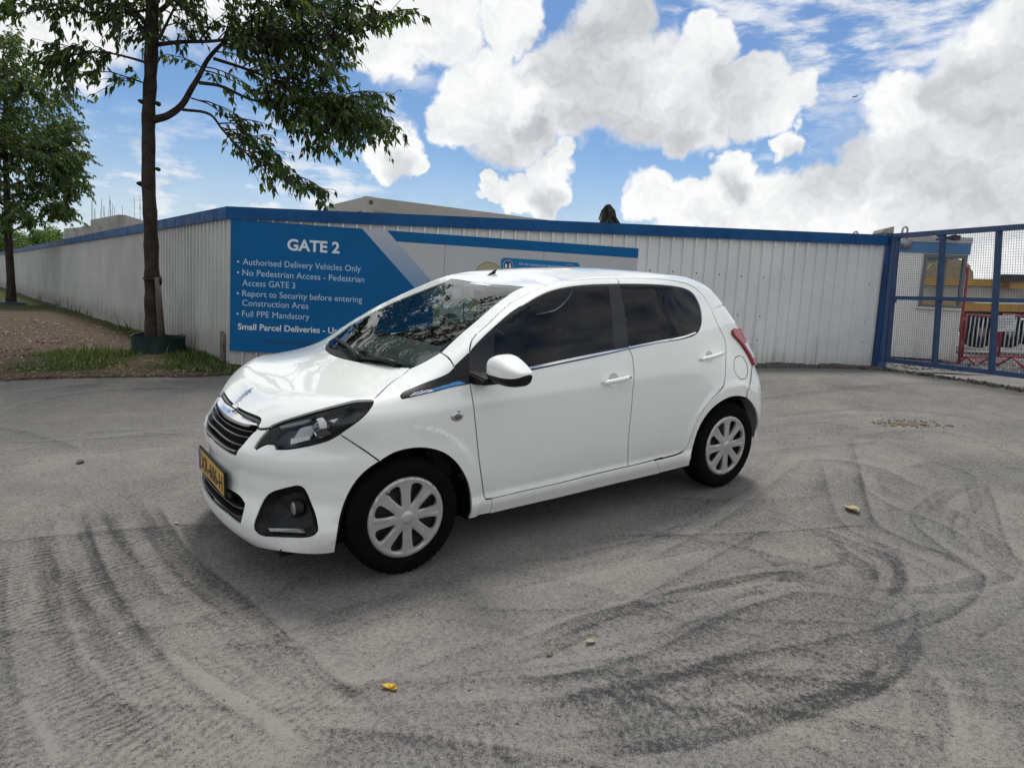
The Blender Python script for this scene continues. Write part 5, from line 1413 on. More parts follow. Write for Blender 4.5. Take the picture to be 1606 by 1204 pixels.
def tuft(x, y): return np.exp(-(((x+5.2)/.50)**2+((y-9.0)/.30)**2))+.6*np.exp(-(((x+4.1)/.5)**2+((y-8.95)/.2)**2))
g2 = blades(2600, scatter_verge(tuft, .55), .08, .20, 'tall_grass', .005); tag(g2, kind='stuff')
def by_fence(x, y):
    d = (x-C0[0])*LN[0]+(y-C0[1])*LN[1]; return sstep(.34, .06, d)*sstep(.40, .62, vnoise(x+2, y+9, 1.5, 21, 2))
g3 = blades(2500, scatter_verge(by_fence, .5, (-16, -3.3, 8.4, 24)), .08, .38, 'weeds', .008); tag(g3, kind='stuff')
# wood chips
def chips(n, fx, size, name, mats, zoff=.004):
    P = fx(n); n = len(P); a = RNG.random(n)*2*pi; L = size*(.4+RNG.random(n)); w = L*(.25+.35*RNG.random(n)); th = L*.12+.002
    ax = np.stack([np.cos(a), np.sin(a), RNG.normal(0, .35, n)], 1); ax /= np.linalg.norm(ax, axis=1, keepdims=True)
    si = np.stack([-np.sin(a), np.cos(a), RNG.normal(0, .3, n)], 1); up = np.cross(ax, si); up /= np.linalg.norm(up, axis=1, keepdims=True)
    P = P+np.array([0, 0, zoff]); A, B, U = ax*L[:, None]/2, si*w[:, None]/2, up*th[:, None]
    V = np.stack([P-A-B, P+A-B*.7, P+A+B*.6, P-A+B, P-A*.8-B*.8+U, P+A*.7-B*.6+U, P+A*.75+B*.5+U, P-A*.8+B*.8+U], 1)
    return poly_mesh(name, V, 8, [(4, 5, 6, 7), (0, 1, 5, 4), (1, 2, 6, 5), (2, 3, 7, 6), (3, 0, 4, 7)], mats, RNG.random(n))
def tone_mat(name, c1, c2, c3, rough=.95):
    m = bpy.data.materials.new(name); m.use_nodes = True; t = NT(m.node_tree); b = t.n['Principled BSDF']
    a = t.new('ShaderNodeAttribute', attribute_name='tone').outputs['Fac']
    c = t.mix(t.ramp(a, .0, .6), c1, c2); t.l.new(t.mix(t.ramp(a, .7, 1.), c, c3), b.inputs['Base Color']); b.inputs['Roughness'].default_value = rough; b.inputs['Specular IOR Level'].default_value = .15; return m
chip_m = tone_mat('wood chips', (.050, .035, .026), (.125, .098, .078), (.27, .235, .20))
def chip_zone(x, y): return np.clip(1.1-green_amount(x, y)*1.1, 0, 1)*sstep(.2, .9, verge_in(x, y))
wc = chips(9000, scatter_verge(chip_zone, .5, (-11, -4.0, 6.6, 14)), .045, 'wood_chips', chip_m); tag(wc, kind='stuff')
# leaf litter and twigs along the edge of the tarmac
def lit(x, y): return sstep(.9, .2, np.abs(verge_in(x, y)-.3))*.8
lt_ = chips(2600, scatter_verge(lit, .5, (-8, -2.8, 6.8, 9.4)), .035, 'leaf_litter', tone_mat('leaf litter', (.07, .06, .035), (.17, .15, .09), (.33, .29, .19))); tag(lt_, kind='stuff')
# soil and stones heaped along the foot of the right hoarding
stone_m = tone_mat('soil clods', (.035, .031, .028), (.075, .067, .060), (.19, .175, .16))
def along_r(n):
    s = RNG.uniform(.1, 9.0, n); d = np.abs(RNG.normal(0, .10, n))+.02; p = C0[None]+FD*s[:, None]+FN*d[:, None]
    return np.stack([p[:, 0], p[:, 1], gz(p[:, 0], p[:, 1])], 1)
rs = np.linspace(.0, 8.75, 260); rdw = np.linspace(-.03, .34, 12)
RV = []
for s in rs:
    for d in rdw:
        p = C0+FD*s+FN*d; hgt = .055*max(0, 1-(d/.30)**2)*(.5+1.1*float(vnoise(np.array([s]), np.array([d*2+3]), 3.2, 12, 3)[0]))
        RV.append((p[0], p[1], gz1(*p)+hgt-.012))
n_ = len(rdw)
rdg = mk('soil_ridge', RV, [(i*n_+j, (i+1)*n_+j, (i+1)*n_+j+1, i*n_+j+1) for i in range(len(rs)-1) for j in range(n_-1)], pbr('loose soil', (.06, .053, .047), 1, 0, .1, vary=.5, vscale=30, bump=1, bscale=70, col2=(.13, .118, .105)), None, True); tag(rdg, kind='structure')
st = chips(4200, along_r, .035, 'soil_clods', stone_m, .012); tag(st, kind='stuff')

# ---- trees ---------------------------------------------------------------------------
bark = pbr('bark', (.052, .041, .034), .9, 0, .2, vary=.5, vscale=9, bump=.9, bscale=28, col2=(.024, .019, .016))
leaf_m = leaf_mat('tree leaves', (.024, .046, .013), (.058, .098, .024), (.17, .21, .05), .44, .36)
leaf_m2 = leaf_mat('far tree leaves', (.036, .066, .020), (.078, .130, .035), (.19, .23, .06), .42, .45)
def limb(m, pts, r0, r1, n=8, sub=5):
    P = spline(np.array(pts, float), sub=sub, ang=100); k = len(P); R = [r0+(r1-r0)*(i/(k-1))**.85 for i in range(k)]
    m.tube(P, R, n); return P
def leaves(P, D, L, name, mat, parent, tone):
    """P: leaf bases, D: growth directions, L: lengths; folded pointed leaves that hang a little"""
    n = len(P); D = D/np.linalg.norm(D, axis=1, keepdims=True)
    r = RNG.normal(0, 1, (n, 3)); S_ = np.cross(D, r); S_ /= np.linalg.norm(S_, axis=1, keepdims=True)+1e-9; N_ = np.cross(S_, D)
    w = (L*(.19+.08*RNG.random(n)))[:, None]; l = L[:, None]; f = N_*w*.35; bend = np.array([0, 0, -1.])*l*.12
    V = np.stack([P, P+D*l*.38+S_*w+f, P+D*l*.42, P+D*l*.38-S_*w+f, P+D*l+bend], 1)
    return poly_mesh(name, V, 5, [(0, 1, 2), (0, 2, 3), (1, 4, 2), (2, 4, 3)], mat, tone, parent)
def sprays(origin, tips, m, per, leaf, spread, droop, rng, side=3, r=.010):
    """leafy twigs from points on limbs to tips; returns leaf bases, directions, lengths"""
    LP, LDr, LL = [], [], []
    def twig(a, b, rad, dr, nl):
        a, b = np.array(a), np.array(b); L = np.linalg.norm(b-a); k = 7
        ts = np.linspace(0, 1, k); P = a+(b-a)*ts[:, None]; P[:, 2] += (ts*(1-ts))*L*dr*1.6
        P += rng.normal(0, .018*L, P.shape)*ts[:, None]*(1-ts[:, None])*2
        if rad > .0035: m.tube(P, np.linspace(rad, .0025, k), 4, cap=False)
        for _ in range(nl):
            t = rng.uniform(.12, 1.0); i = min(k-2, int(t*(k-1))); f = t*(k-1)-i; p = P[i]*(1-f)+P[i+1]*f; ax = P[i+1]-P[i]; ax /= np.linalg.norm(ax)+1e-9
            q = rng.normal(0, 1, 3); q -= ax*np.dot(q, ax); q /= np.linalg.norm(q)+1e-9
            d = ax*.55+q*.6+np.array([0, 0, -.55-.35*rng.random()]); LP.append(p+d*.01); LDr.append(d); LL.append(leaf*(.6+.7*rng.random()))
        return P
    for o, tp in zip(origin, tips):
        L = np.linalg.norm(np.array(tp)-np.array(o))
        P = twig(o, tp, r, droop, int(per*L))
        for _ in range(side):
            t = rng.uniform(.3, .95); i = int(t*6); b = P[i]
            e = b+(np.array(tp)-np.array(o))/max(L, .1)*spread*rng.uniform(.4, 1)+rng.normal(0, spread*.45, 3)-np.array([0, 0, spread*.25])
            twig(b, e, r*.55, droop*.6, int(per*np.linalg.norm(e-b)*1.25))
    return LP, LDr, LL
def nearest_on(limbs, p, rng):
    A = np.concatenate(limbs); d = np.linalg.norm(A-p, axis=1)+.35*np.maximum(0, A[:, 2]-p[2]); i = np.argmin(d+rng.random(len(d))*.15); return A[i]
TY = 9.36
rng = np.random.default_rng(3)
tree = empty('young_tree', (PLX, PLY, gz1(PLX, PLY)), 'young tree with a bare dark trunk standing in the green planter by the hoarding corner', 'tree')
T0 = lambda x, y, dy=0.: at(x, y, TY+dy)
tm = MB()
tp_ = [T0(241, 556), T0(240, 520), T0(239, 470), T0(238, 420), T0(236, 350), T0(233, 290), T0(233, 230), T0(233, 180), T0(236, 120), T0(238, 60), T0(239, 0), T0(241, -80, .1), T0(240, -180, .15), T0(243, -300, .1), T0(240, -430, .2), T0(243, -560, .15)]
tr_ = [.132, .102, .094, .089, .084, .082, .080, .079, .076, .082, .074, .064, .052, .038, .025, .010]
Pt = spline(np.array(tp_), sub=4, ang=100); Rt = np.interp(np.linspace(0, 1, len(Pt)), np.linspace(0, 1, len(tr_)), tr_)
Rt = Rt*(1+.05*np.sin(np.arange(len(Pt))*1.9)+.03*np.sin(np.arange(len(Pt))*4.1))
tm.tube(Pt, Rt, 16)
for q, r in (((221, 159), .035), ((246, 162), .035), ((219, 288), .04), ((246, 265), .03), ((243, 440), .03)):   # pruning scars
    c = T0(*q); tm.tube([c+[0, .05, 0], c, c+[(-.02 if q[0] < 235 else .02), -.03, 0]], [r*.9, r*.75, r*.4], 8)
limbs = [Pt[16:]]
LB = [([(240,188),(262,182),(285,165),(300,140),(312,120),(325,95),(345,72),(370,50),(400,28),(440,5)], .052, .012, 0, .5),
      ([(313,130),(345,135),(390,155),(430,165),(470,178),(520,190)], .024, .006, 0, -.4), ([(286,172),(330,180),(350,205),(380,235),(420,265),(470,290),(515,310)], .020, .004, 0, -.3),
      ([(300,154),(330,165),(360,190),(385,212)], .010, .004, 0, -.2), ([(335,92),(390,110),(440,130),(500,150),(560,170),(600,180)], .022, .006, 0, .3),
      ([(248,70),(285,66),(330,65),(380,60),(450,60),(520,60),(590,45)], .030, .006, 0, -.5), ([(242,25),(270,0),(300,-40),(360,-80),(450,-110)], .035, .008, 0, .6),
      ([(228,98),(200,90),(160,82),(125,85),(85,95)], .018, .005, 0, -.3), ([(232,40),(205,10),(180,-20),(130,-50),(60,-70)], .034, .008, 0, .4), ([(236,15),(200,20),(140,20),(70,15),(20,25)], .020, .005, 0, -.7),
      ([(240,-60),(300,-130),(380,-190),(470,-220)], .032, .008, 0, -.5), ([(240,-120),(180,-190),(100,-230)], .032, .008, 0, .3), ([(242,-250),(300,-330),(360,-380)], .022, .006, 0, .4), ([(241,-300),(190,-380),(150,-430)], .020, .006, 0, -.4),
      ([(240,-40),(260,-60),(280,-110)], .03, .01, 0, 1.8), ([(238,-20),(215,-60),(190,-120)], .03, .01, 0, -1.8), ([(240,-160),(270,-230),(290,-280)], .025, .008, 0, -1.5), ([(240,-200),(220,-270),(200,-330)], .025, .008, 0, 1.5),
      ([(250,60),(265,30),(280,0),(300,-30)], .022, .006, 0, .2), ([(228,52),(212,30),(195,2),(180,-25)], .026, .007, 0, -.2)]
for P_, r0, r1, d0, d1 in LB:
    k = len(P_); limbs.append(limb(tm, [T0(x, y, d0+(d1-d0)*i/(k-1)) for i, (x, y) in enumerate(P_)], r0, r1))
trunk = tm.build('trunk', bark, None, True); rel(trunk, tree)
# where the foliage is in the photograph: x, y, half width, half height, twigs
CL = [(500,40,90,34,34),(420,30,70,36,30),(575,30,45,20,16),(340,20,60,30,16),(440,85,70,30,32),(520,95,60,20,20),(545,75,20,15,5),(470,125,75,30,30),(545,160,60,22,20),(590,155,22,12,7),(500,165,60,22,18),(560,205,45,16,14),(600,215,24,16,10),
      (520,225,40,16,12),(480,200,45,18,12),(420,150,35,20,10),(590,185,24,10,7),(640,22,22,10,5),(555,185,50,16,10),(300,40,30,22,5),(375,75,26,20,6),
      (388,205,20,12,4),(412,228,22,11,4),(435,255,16,11,4),(455,280,18,10,4),(482,297,20,9,5),(508,310,18,7,4),(420,290,8,8,2),(372,240,9,8,2),
      (185,22,40,24,14),(120,28,46,20,12),(60,8,60,12,10),(88,82,28,16,8),(140,92,22,14,4),(70,112,22,16,6),(90,135,18,14,4),(110,120,16,12,5),(145,125,8,8,2),(205,50,18,16,4),(258,80,8,14,2),(20,22,30,16,6),
      (300,-60,140,70,60),(480,-60,130,60,60),(130,-70,120,60,50),(300,-170,170,70,66),(450,-170,110,60,36),(150,-180,120,60,40),(260,-280,150,60,46),(260,-390,120,60,34),(250,-480,80,50,20)]
org, tips = [], []
for x, y, rx, ry, n in CL:
    for _ in range(n):
        a = rng.uniform(0, 2*pi); q = rng.random()**.5; dy = rng.normal(0, .42 if y > -10 else .95)
        tpn = T0(x+rx*q*cos(a), y+ry*q*sin(a), dy); o = nearest_on(limbs, tpn+np.array([-.25 if x > 240 else .25, 0, .15]), rng)
        v = tpn-o; L = np.linalg.norm(v)
        if L > 1.3: o = tpn-v/L*1.3*rng.uniform(.6, 1.)
        org.append(o); tips.append(tpn)
tw = MB()
a_, b_, c_ = sprays(org, tips, tw, 21, .094, .28, .25, rng, 2)
cr = leaves(np.array(a_), np.array(b_), np.array(c_), 'crown', leaf_m, None, rng.random(len(a_))**1.5); rel(cr, tree)
rel(tw.build('twigs', bark, None, True), tree)
# planter ring, tie
pl_m = pbr('planter green', (.012, .036, .034), .55, 0, .4, vary=.4, vscale=8)
m = MB(); zb = gz1(PLX, PLY)+.035
m.lathe([(.325, 0), (.325, .235), (.335, .250), (.312, .250), (.312, .18), (.0005, .16)], 48, lambda x, y, h: np.array([PLX+x*(1+.015*sin(9*math.atan2(y, x))), PLY+y, zb+h*(1+.05*sin(3*math.atan2(y, x)))]))
po = m.build('tree_planter', pl_m, None, True); shade_auto(po, 40); tag(po, 'round dark green planter ring at the foot of the tree by the hoarding corner', 'planter')
m = MB(); sp = T0(255, 552, -.14); m.tube([sp, T0(247, 435, -.10)], [.045, .036], 10); tag(m.build('tree_stake', MATS.get('dark stake') or pbr('dark stake', (.085, .07, .056), .9, vary=.4, vscale=14, bump=.3, bscale=40), None, True), 'round timber stake tied against the trunk of the tree in the green planter', 'stake')
m = MB(); c = T0(240, 436); n = 20; m.tube([c+np.array([  .099*cos(2*pi*k/n), .099*sin(2*pi*k/n)-.03, .02*sin(2*pi*k/n)]) for k in range(n+1)], .014, 6, cap=False); m.tube([T0(251, 432, -.12), T0(253, 440, -.13), T0(252, 447, -.12)], .012, 6)
tag(m.build('tree_tie', black_plastic, None, True), 'black rubber tie looped round the trunk and stake of the planter tree', 'tie')

# second tree further along the left hoarding
T2 = 19.5; rng = np.random.default_rng(8)
b2 = at(17, 466, T2); b2[2] = gz1(b2[0], b2[1])
tree2 = empty('young_tree', b2, 'leafy dark tree further back at the left edge, low crown in front of the hoarding', 'tree')
Q2 = lambda x, y, dy=0.: at(x, y, T2+dy)
tm = MB(); P2_ = [np.array(b2)-[0, 0, .05], Q2(17, 440), Q2(14, 390), Q2(12, 340), Q2(10, 280), Q2(8, 220), Q2(8, 160), Q2(6, 110), Q2(6, 70)]
Pt2 = spline(np.array(P2_), sub=4, ang=100); tm.tube(Pt2, np.interp(np.linspace(0, 1, len(Pt2)), [0, .12, .4, 1], [.15, .10, .085, .015]), 12)
limbs2 = [Pt2[8:]]
for i in range(26):
    k = rng.integers(10, len(Pt2)-2); a = rng.uniform(0, 2*pi); L = rng.uniform(.8, 2.2)*(1.15-k/len(Pt2)*.7); e = Pt2[k]+np.array([cos(a)*L, sin(a)*L, .35*L])
    limbs2.append(limb(tm, [Pt2[k], (Pt2[k]+e)/2+[0, 0, .10*L], e], .03, .008, 6, 4))
rel(tm.build('trunk', bark, None, True), tree2)
CL2 = [(60,190,60,22,26),(100,190,28,14,12),(40,150,50,24,22),(25,110,38,24,20),(10,75,26,22,14),(70,225,56,18,24),(30,220,60,20,22),(100,245,40,12,16),(60,265,70,16,28),(115,270,26,10,10),(95,300,45,12,20),(40,300,60,16,22),(125,295,22,8,8),
       (70,325,50,10,14),(110,335,24,7,9),(30,340,40,10,12),(0,180,50,60,40),(-40,240,50,70,50),(-30,130,40,40,26),(125,205,14,7,5),(95,160,24,10,7),(110,150,10,6,2),(120,250,18,6,4),(128,230,10,5,2),(5,360,26,10,8),(55,350,20,6,5),(-50,320,40,30,20)]
org, tips = [], []
for x, y, rx, ry, n in CL2:
    for _ in range(n):
        a = rng.uniform(0, 2*pi); q = rng.random()**.5; tpn = Q2(x+rx*q*cos(a), y+ry*q*sin(a), rng.normal(0, .85)); o = nearest_on(limbs2, tpn, rng); v = tpn-o; L = np.linalg.norm(v)
        if L > 1.2: o = tpn-v/L*1.2*rng.uniform(.6, 1)
        org.append(o); tips.append(tpn)
tw = MB(); a_, b_, c_ = sprays(org, tips, tw, 34, .100, .36, .25, rng, 4, .012)
rel(leaves(np.array(a_), np.array(b_), np.array(c_), 'crown', leaf_m2, None, rng.random(len(a_))**1.3), tree2); rel(tw.build('twigs', bark, None, True), tree2)
m = MB(); m.lathe([(.36, 0), (.36, .16), (.33, .17), (.30, .12), (.0005, .12)], 24, lambda x, y, h: np.array([b2[0]+x, b2[1]+y, b2[2]-.02+h])); tag(m.build('tree_planter', pl_m, None, True), 'dark planter ring under the far leafy tree at the left edge', 'planter')
# distant trees and roof beyond the end of the left hoarding
def far_tree(x, y, Y, r, h, label, seed):
    g = np.random.default_rng(seed); c = at(x, y, Y); z0 = .3
    root = empty('distant_tree', (c[0], c[1], z0), label, 'tree', 'distant trees beyond the left hoarding')
    m = MB(); m.tube([(c[0], c[1], z0), (c[0]+.1, c[1], c[2])], [.22, .08], 7); rel(m.build('trunk', bark), root)
    n = int(2600*r); v = g.normal(0, 1, (n, 3)); v /= np.linalg.norm(v, axis=1, keepdims=True); lump = 1+.25*np.sin(v[:, 0]*5+seed)*np.cos(v[:, 2]*6)+.2*np.sin(v[:, 1]*9)
    P = c+v*(g.random((n, 1))**.4)*np.array([r, r, h])*lump[:, None]
    rel(leaves(P, v+g.normal(0, .6, (n, 3))-[0, 0, .3], .26*(.6+.6*g.random(n)), 'crown', leaf_m2, None, g.random(n)), root)
far_tree(62, 384, 60, 1.5, 1.0, 'small round treetop showing over the left hoarding beside a grey roof', 1)
far_tree(82, 378, 64, 1.1, 1.0, 'pointed treetop just left of the concrete walls above the hoarding', 2)
far_tree(2, 392, 52, 1.6, 1.7, 'low green treetop at the far left edge of the picture', 4)
hb = at(36, 384, 75)
house = empty('distant_house', (hb[0], hb[1], .2), 'dark grey roofed building far beyond the left hoarding', 'building')
m = MB(); w0, w1 = at(-20, 384, 75), at(56, 386, 75); m.box((w0[0], 75, 0), (w1[0], 83, 4.2)); rel(m.build('wall', pbr('grey wall', (.16, .16, .165), .8)), house)
m = MB(); m.prism([(w0[0]-.2, 74.7, 4.2), (w0[0]-.2, 79, 5.3), (w0[0]-.2, 83.3, 4.2)], (w1[0]-w0[0]+.4, 0, 0)); rel(m.build('roof', pbr('dark roof', (.055, .057, .065), .7)), house)

# ---- concrete building behind the left hoarding -----------------------------------------
conc = pbr('raw concrete', (.33, .315, .29), .85, 0, .3, vary=.3, vscale=.8, bump=.2, bscale=5)
rust = pbr('rusty bar', (.10, .07, .055), .8)
def wall_px(x0, y0, x1, y1, Y0, Y1, zb=.0):
    """a wall whose top edge runs between two sight lines"""
    return at(x0, y0, Y0), at(x1, y1, Y1)
p0, p1, p2, p3 = at(100, 352, 44), at(142, 345, 40.5), at(186, 336.5, 36), at(226, 340.5, 40)
cb = empty('concrete_building', (p2[0], p2[1], 0), 'unfinished raw concrete building behind the left hoarding, bars sticking up from its walls', 'building')
m = MB()
def wal(a, b, zt, th=.3, zb=0.):
    d = np.array([b[0]-a[0], b[1]-a[1]]); d /= np.linalg.norm(d); n = np.array([-d[1], d[0]])
    if n[1] < 0: n = -n
    c = [a[:2], b[:2], b[:2]+n*th, a[:2]+n*th]; m.hexa([(*q, zb) for q in c]+[(*q, zt) for q in c])
wal(p2[:2], p3[:2]+(p3-p2)[:2]*1.0, p2[2]); rel(m.build('wall', conc), cb)
m = MB(); q = p1+(p2-p1)*.999; wal(p1[:2], q[:2]-(p2-p1)[:2]*.01, p2[2]-.005); rel(m.build('wall', conc), cb)
m = MB(); wal(p0[:2], p1[:2]-(p1-p0)[:2]*.01, p1[2]-.35); rel(m.build('wall', conc), cb)
m = MB(); wal(at(128, 353, 37)[:2], at(150, 350, 36)[:2], at(140, 353, 36)[2]); rel(m.build('wall', conc), cb)
# reinforcing bars as one part
g = np.random.default_rng(5)
for i in range(26):
    f = g.random(); a = p2+(p3-p2)*f*1.6 if i % 2 else p1+(p2-p1)*f
    t_ = a+np.array([g.normal(0, .06), .15, 0]); m = MB(); m.tube([t_-[0, 0, .4], t_+[g.normal(0, .05), 0, g.uniform(.4, 1.1)]], .010, 5); rel(m.build('reinforcing_bar', rust), cb)

# ---- containers behind the right hoarding --------------------------------------------------
cont_m = pbr('cream container paint', (.42, .40, .36), .5, vary=.18, vscale=1.2)
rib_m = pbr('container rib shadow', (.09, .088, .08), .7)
cc, cl_, crr = at(574, 308, 13.6), at(510, 328.5, 16.0), at(905, 350.5, 16.3)
cz = cc[2]; u1 = (crr-cc)[:2]; u1 /= np.linalg.norm(u1); u2 = np.array([-u1[1], u1[0]]); 
cont = empty('site_container', (cc[0], cc[1], .8), 'long cream steel container standing behind the big gate sign, its roof edge above the hoarding', 'container')
def cpt(a, b, z): return np.array([cc[0]+u1[0]*a+u2[0]*b, cc[1]+u1[1]*a+u2[1]*b, z])
m = MB(); CLn, CWd = 6.06, 2.44
def cbox(m, a0, a1, b0, b1, z0, z1): m.hexa([cpt(a0, b0, z0), cpt(a1, b0, z0), cpt(a1, b1, z0), cpt(a0, b1, z0), cpt(a0, b0, z1), cpt(a1, b0, z1), cpt(a1, b1, z1), cpt(a0, b1, z1)])
cbox(m, .03, CLn-.03, .03, CWd-.03, .85, cz-.05); rel(m.build('body', cont_m), cont)
m = MB(); cbox(m, 0, CLn, 0, .06, cz-.25, cz); cbox(m, 0, .06, .06, CWd, cz-.25, cz-.002); cbox(m, .06, CLn, CWd-.06, CWd, cz-.25, cz-.001); rel(m.build('top_rail', cont_m), cont)
m = MB(); cbox(m, -.005, .17, -.005, .17, .85, cz+.005); rel(m.build('corner_post', cont_m), cont)
m = MB()
m.lathe([(.0005, .0), (.045, .0)], 14, lambda x, y, h: cpt(.10+x, -.007, cz-.10+y)); rel(m.build('lifting_hole', rib_m), cont)
m = MB(); a = .55
while a < CLn-.2: cbox(m, a, a+.025, .005, .028, .95, cz-.25); a += .30
b = .35
while b < CWd-.3: cbox(m, .005, .028, b, b+.03, .95, cz-.25); b += .24
cbox(m, .5, CLn-.2, .004, .029, cz-.275, cz-.25); rel(m.build('ribs', rib_m), cont)

# ---- grab showing over the hoarding ----------------------------------------------------------
G = lambda x, y, dy=0.: at(x, y, 17+dy)
grab = empty('clamshell_grab', tuple(G(956, 350)), 'dark steel digger grab poking up above the hoarding behind the car roof', 'grab')
steel = pbr('grimy steel', (.05, .048, .045), .6, .5, vary=.5, vscale=12)
m = MB(); m.prism([G(950, 321, -.2), G(957, 320, -.2), G(965, 330, -.2), G(968, 345, -.2), G(972, 372, -.2), G(940, 372, -.2), G(942, 350, -.2), G(946, 330, -.2)], (0, .35, 0)); rel(m.build('head', steel, bevel=.01), grab)
m = MB(); m.bar(G(953, 322, -.25), G(974, 356, -.25), .05); m.bar(G(947, 330, -.25), G(938, 370, -.25), .05); m.bar(G(955, 327, -.27), G(960, 372, -.27), .05); m.bar(G(962, 333, -.3), G(949, 352, -.3), .04); rel(m.build('linkage', steel), grab)
m = MB(); m.tube([G(952, 322, -.25), G(944, 330, -.3), G(939, 345, -.3)], .015, 6); rel(m.build('hose', black_plastic), grab)

# ---- gate --------------------------------------------------------------------------------------
gate_blue = pbr('gate blue', (.030, .070, .165), .42, 0, .5, vary=.2, vscale=6)
post_blue = pbr('gate post blue', (.012, .065, .19), .38, 0, .5, vary=.2, vscale=4)
gp = fr(8.80, 0, .02); gpz = gz1(gp[0], gp[1])
post = empty('gate_post', (gp[0], gp[1], gpz), 'thick bright blue steel gate post at the right end of the hoarding', 'post')
ux, uy = FD, -FN
def gpt(a, b, z): p = gp[:2]+FD*a+FN*b; return np.array([p[0], p[1], z])
def gbox(m, a0, a1, b0, b1, z0, z1): m.hexa([gpt(a0, b0, z0), gpt(a1, b0, z0), gpt(a1, b1, z0), gpt(a0, b1, z0), gpt(a0, b0, z1), gpt(a1, b0, z1), gpt(a1, b1, z1), gpt(a0, b1, z1)])
m = MB(); gbox(m, -.075, .075, -.075, .075, gpz-.1, 2.79); rel(m.build('column', post_blue, bevel=.008), post)
m = MB(); gbox(m, -.08, .08, -.08, .08, 2.79, 2.798); rel(m.build('cap', post_blue), post)
m = MB()
for z in (1.08, 1.85, 2.62): gbox(m, .075, .15, -.03, .03, z, z+.05)
rel(m.build('hinge_lug', post_blue), post)
m = MB()
for z in (1.3, 1.62, 2.1, 2.35):
    m.lathe([(.0005, .012), (.014, .011), (.018, .0)], 8, lambda x, y, h: gpt(.03+x, .075+h, z+y))
rel(m.build('bolts', steel), post)
m = MB(); a_ = at(1400, 360.5, 11.2); m.hexa([a_+[-.16, 0, -.05], a_+[.02, 0, -.05], a_+[.02, .3, -.05], a_+[-.16, .3, -.05], a_+[-.14, 0, .0], a_+[.02, 0, .055], a_+[.02, .3, .055], a_+[-.14, .3, .0]])
tag(m.build('concrete_block', conc), 'small grey block edge showing just above the blue gate post', 'block')
# gate leaf standing open towards the camera
G0t, G1t = np.array([5.185, 10.06, 2.785]), np.array([5.80, 8.43, 2.785]); G0b, G1b = np.array([5.25, 10.06, 1.02]), np.array([5.96, 8.43, 1.02])
def gl_(u, v): t_ = G0t+(G1t-G0t)*u; b_ = G0b+(G1b-G0b)*u; return b_+(t_-b_)*v
gleaf = empty('mesh_gate', tuple(G0b), 'blue framed wire mesh gate leaf standing open at the right edge', 'gate')
UE = 2.2
m = MB(); m.bar(gl_(-.01, .985), gl_(UE, .985), .06); rel(m.build('top_rail', gate_blue), gleaf)
m = MB(); m.bar(gl_(-.01, .505), gl_(UE, .505), .05); rel(m.build('middle_rail', gate_blue), gleaf)
m = MB(); m.bar(gl_(-.01, .012), gl_(UE, .012), .06); rel(m.build('bottom_rail', gate_blue), gleaf)
for u in (.012, .415, .835, 1.27, 1.72, 2.18):
    m = MB(); m.bar(gl_(u, .0), gl_(u, 1.0), .055, .055, (1, 0, 0)); rel(m.build('upright', gate_blue), gleaf)
m = MB(); nu = int(np.linalg.norm(G1t-G0t)*UE/.030); nv = int(1.76/.030); ofs = np.array([.010, .004, 0])
for i in range(1, nu): m.bar(gl_(UE*i/nu, .01)+ofs, gl_(UE*i/nu, .99)+ofs, .0027)
for j in range(1, nv): m.bar(gl_(.0, j/nv)+ofs*1.6, gl_(UE, j/nv)+ofs*1.6, .0027)
wm = m.build('wire_mesh', pbr('mesh wire', (.075, .10, .15), .5, .2), fix=False); rel(wm, gleaf)
# timber blocks under the gate
c = gl_(.16, -.06); m = MB(); m.box((c[0]-.05, c[1]-.08, c[2]-.10), (c[0]+.17, c[1]+.06, c[2]-.085)); m.box((c[0]-.05, c[1]-.08, c[2]-.03), (c[0]+.17, c[1]+.06, c[2]-.015)); m.box((c[0]-.05, c[1]-.08, c[2]-.085), (c[0]-.03, c[1]+.06, c[2]-.03)); m.box((c[0]+.15, c[1]-.08, c[2]-.085), (c[0]+.17, c[1]+.06, c[2]-.03))
tag(m.build('timber_frame_block', timber), 'small open timber block propped under the hinge end of the mesh gate', 'block')

# ---- yard behind the gate: gravel, cabin, barriers, machine ----------------------------------
yx = np.array(lin(4.6, 30, .12)); yy = np.array(lin(8.2, 34, .12)); YXg, YYg = np.meshgrid(yx, yy)
gd = (YXg-G0b[0])*(G1b-G0b)[1]-(YYg-G0b[1])*(G1b-G0b)[0]
YZ = gz(YXg, YYg)+.012+.05*(vnoise(YXg, YYg, 1.5, 3, 4)-.5)*sstep(.1, .6, -gd)
gravel_m = pbr('grey gravel', (.20, .195, .185), 1, 0, .2, vary=.7, vscale=38, bump=1.0, bscale=45, col2=(.075, .072, .068))
kp = (gd < .12) & ((YYg-C0[1])-(YXg-C0[0])*FD[1]/FD[0] > -.6)
yard = grid_mesh('gravel_yard', YXg, YYg, YZ, gravel_m, kp); tag(yard, kind='structure')
def in_yard(n):
    x = RNG.uniform(4.7, 12, n*3); y = RNG.uniform(8.4, 15, n*3); d = (x-G0b[0])*(G1b-G0b)[1]-(y-G0b[1])*(G1b-G0b)[0]; ok = (d < .05) & ((y-C0[1])-(x-C0[0])*FD[1]/FD[0] > -.2)
    return np.stack([x[ok], y[ok], gz(x[ok], y[ok])+.01], 1)[:n]
gs = chips(5000, in_yard, .05, 'loose_stones', tone_mat('loose stones', (.06, .058, .055), (.16, .155, .148), (.30, .29, .28)), .012); tag(gs, kind='stuff')
def gate_foot(n):
    u = RNG.uniform(0, 2.0, n); p = np.array([gl_(a, -.05) for a in u]); p[:, 0] += RNG.normal(-.06, .07, n); p[:, 1] += RNG.normal(0, .05, n); p[:, 2] = gz(p[:, 0], p[:, 1]); return p
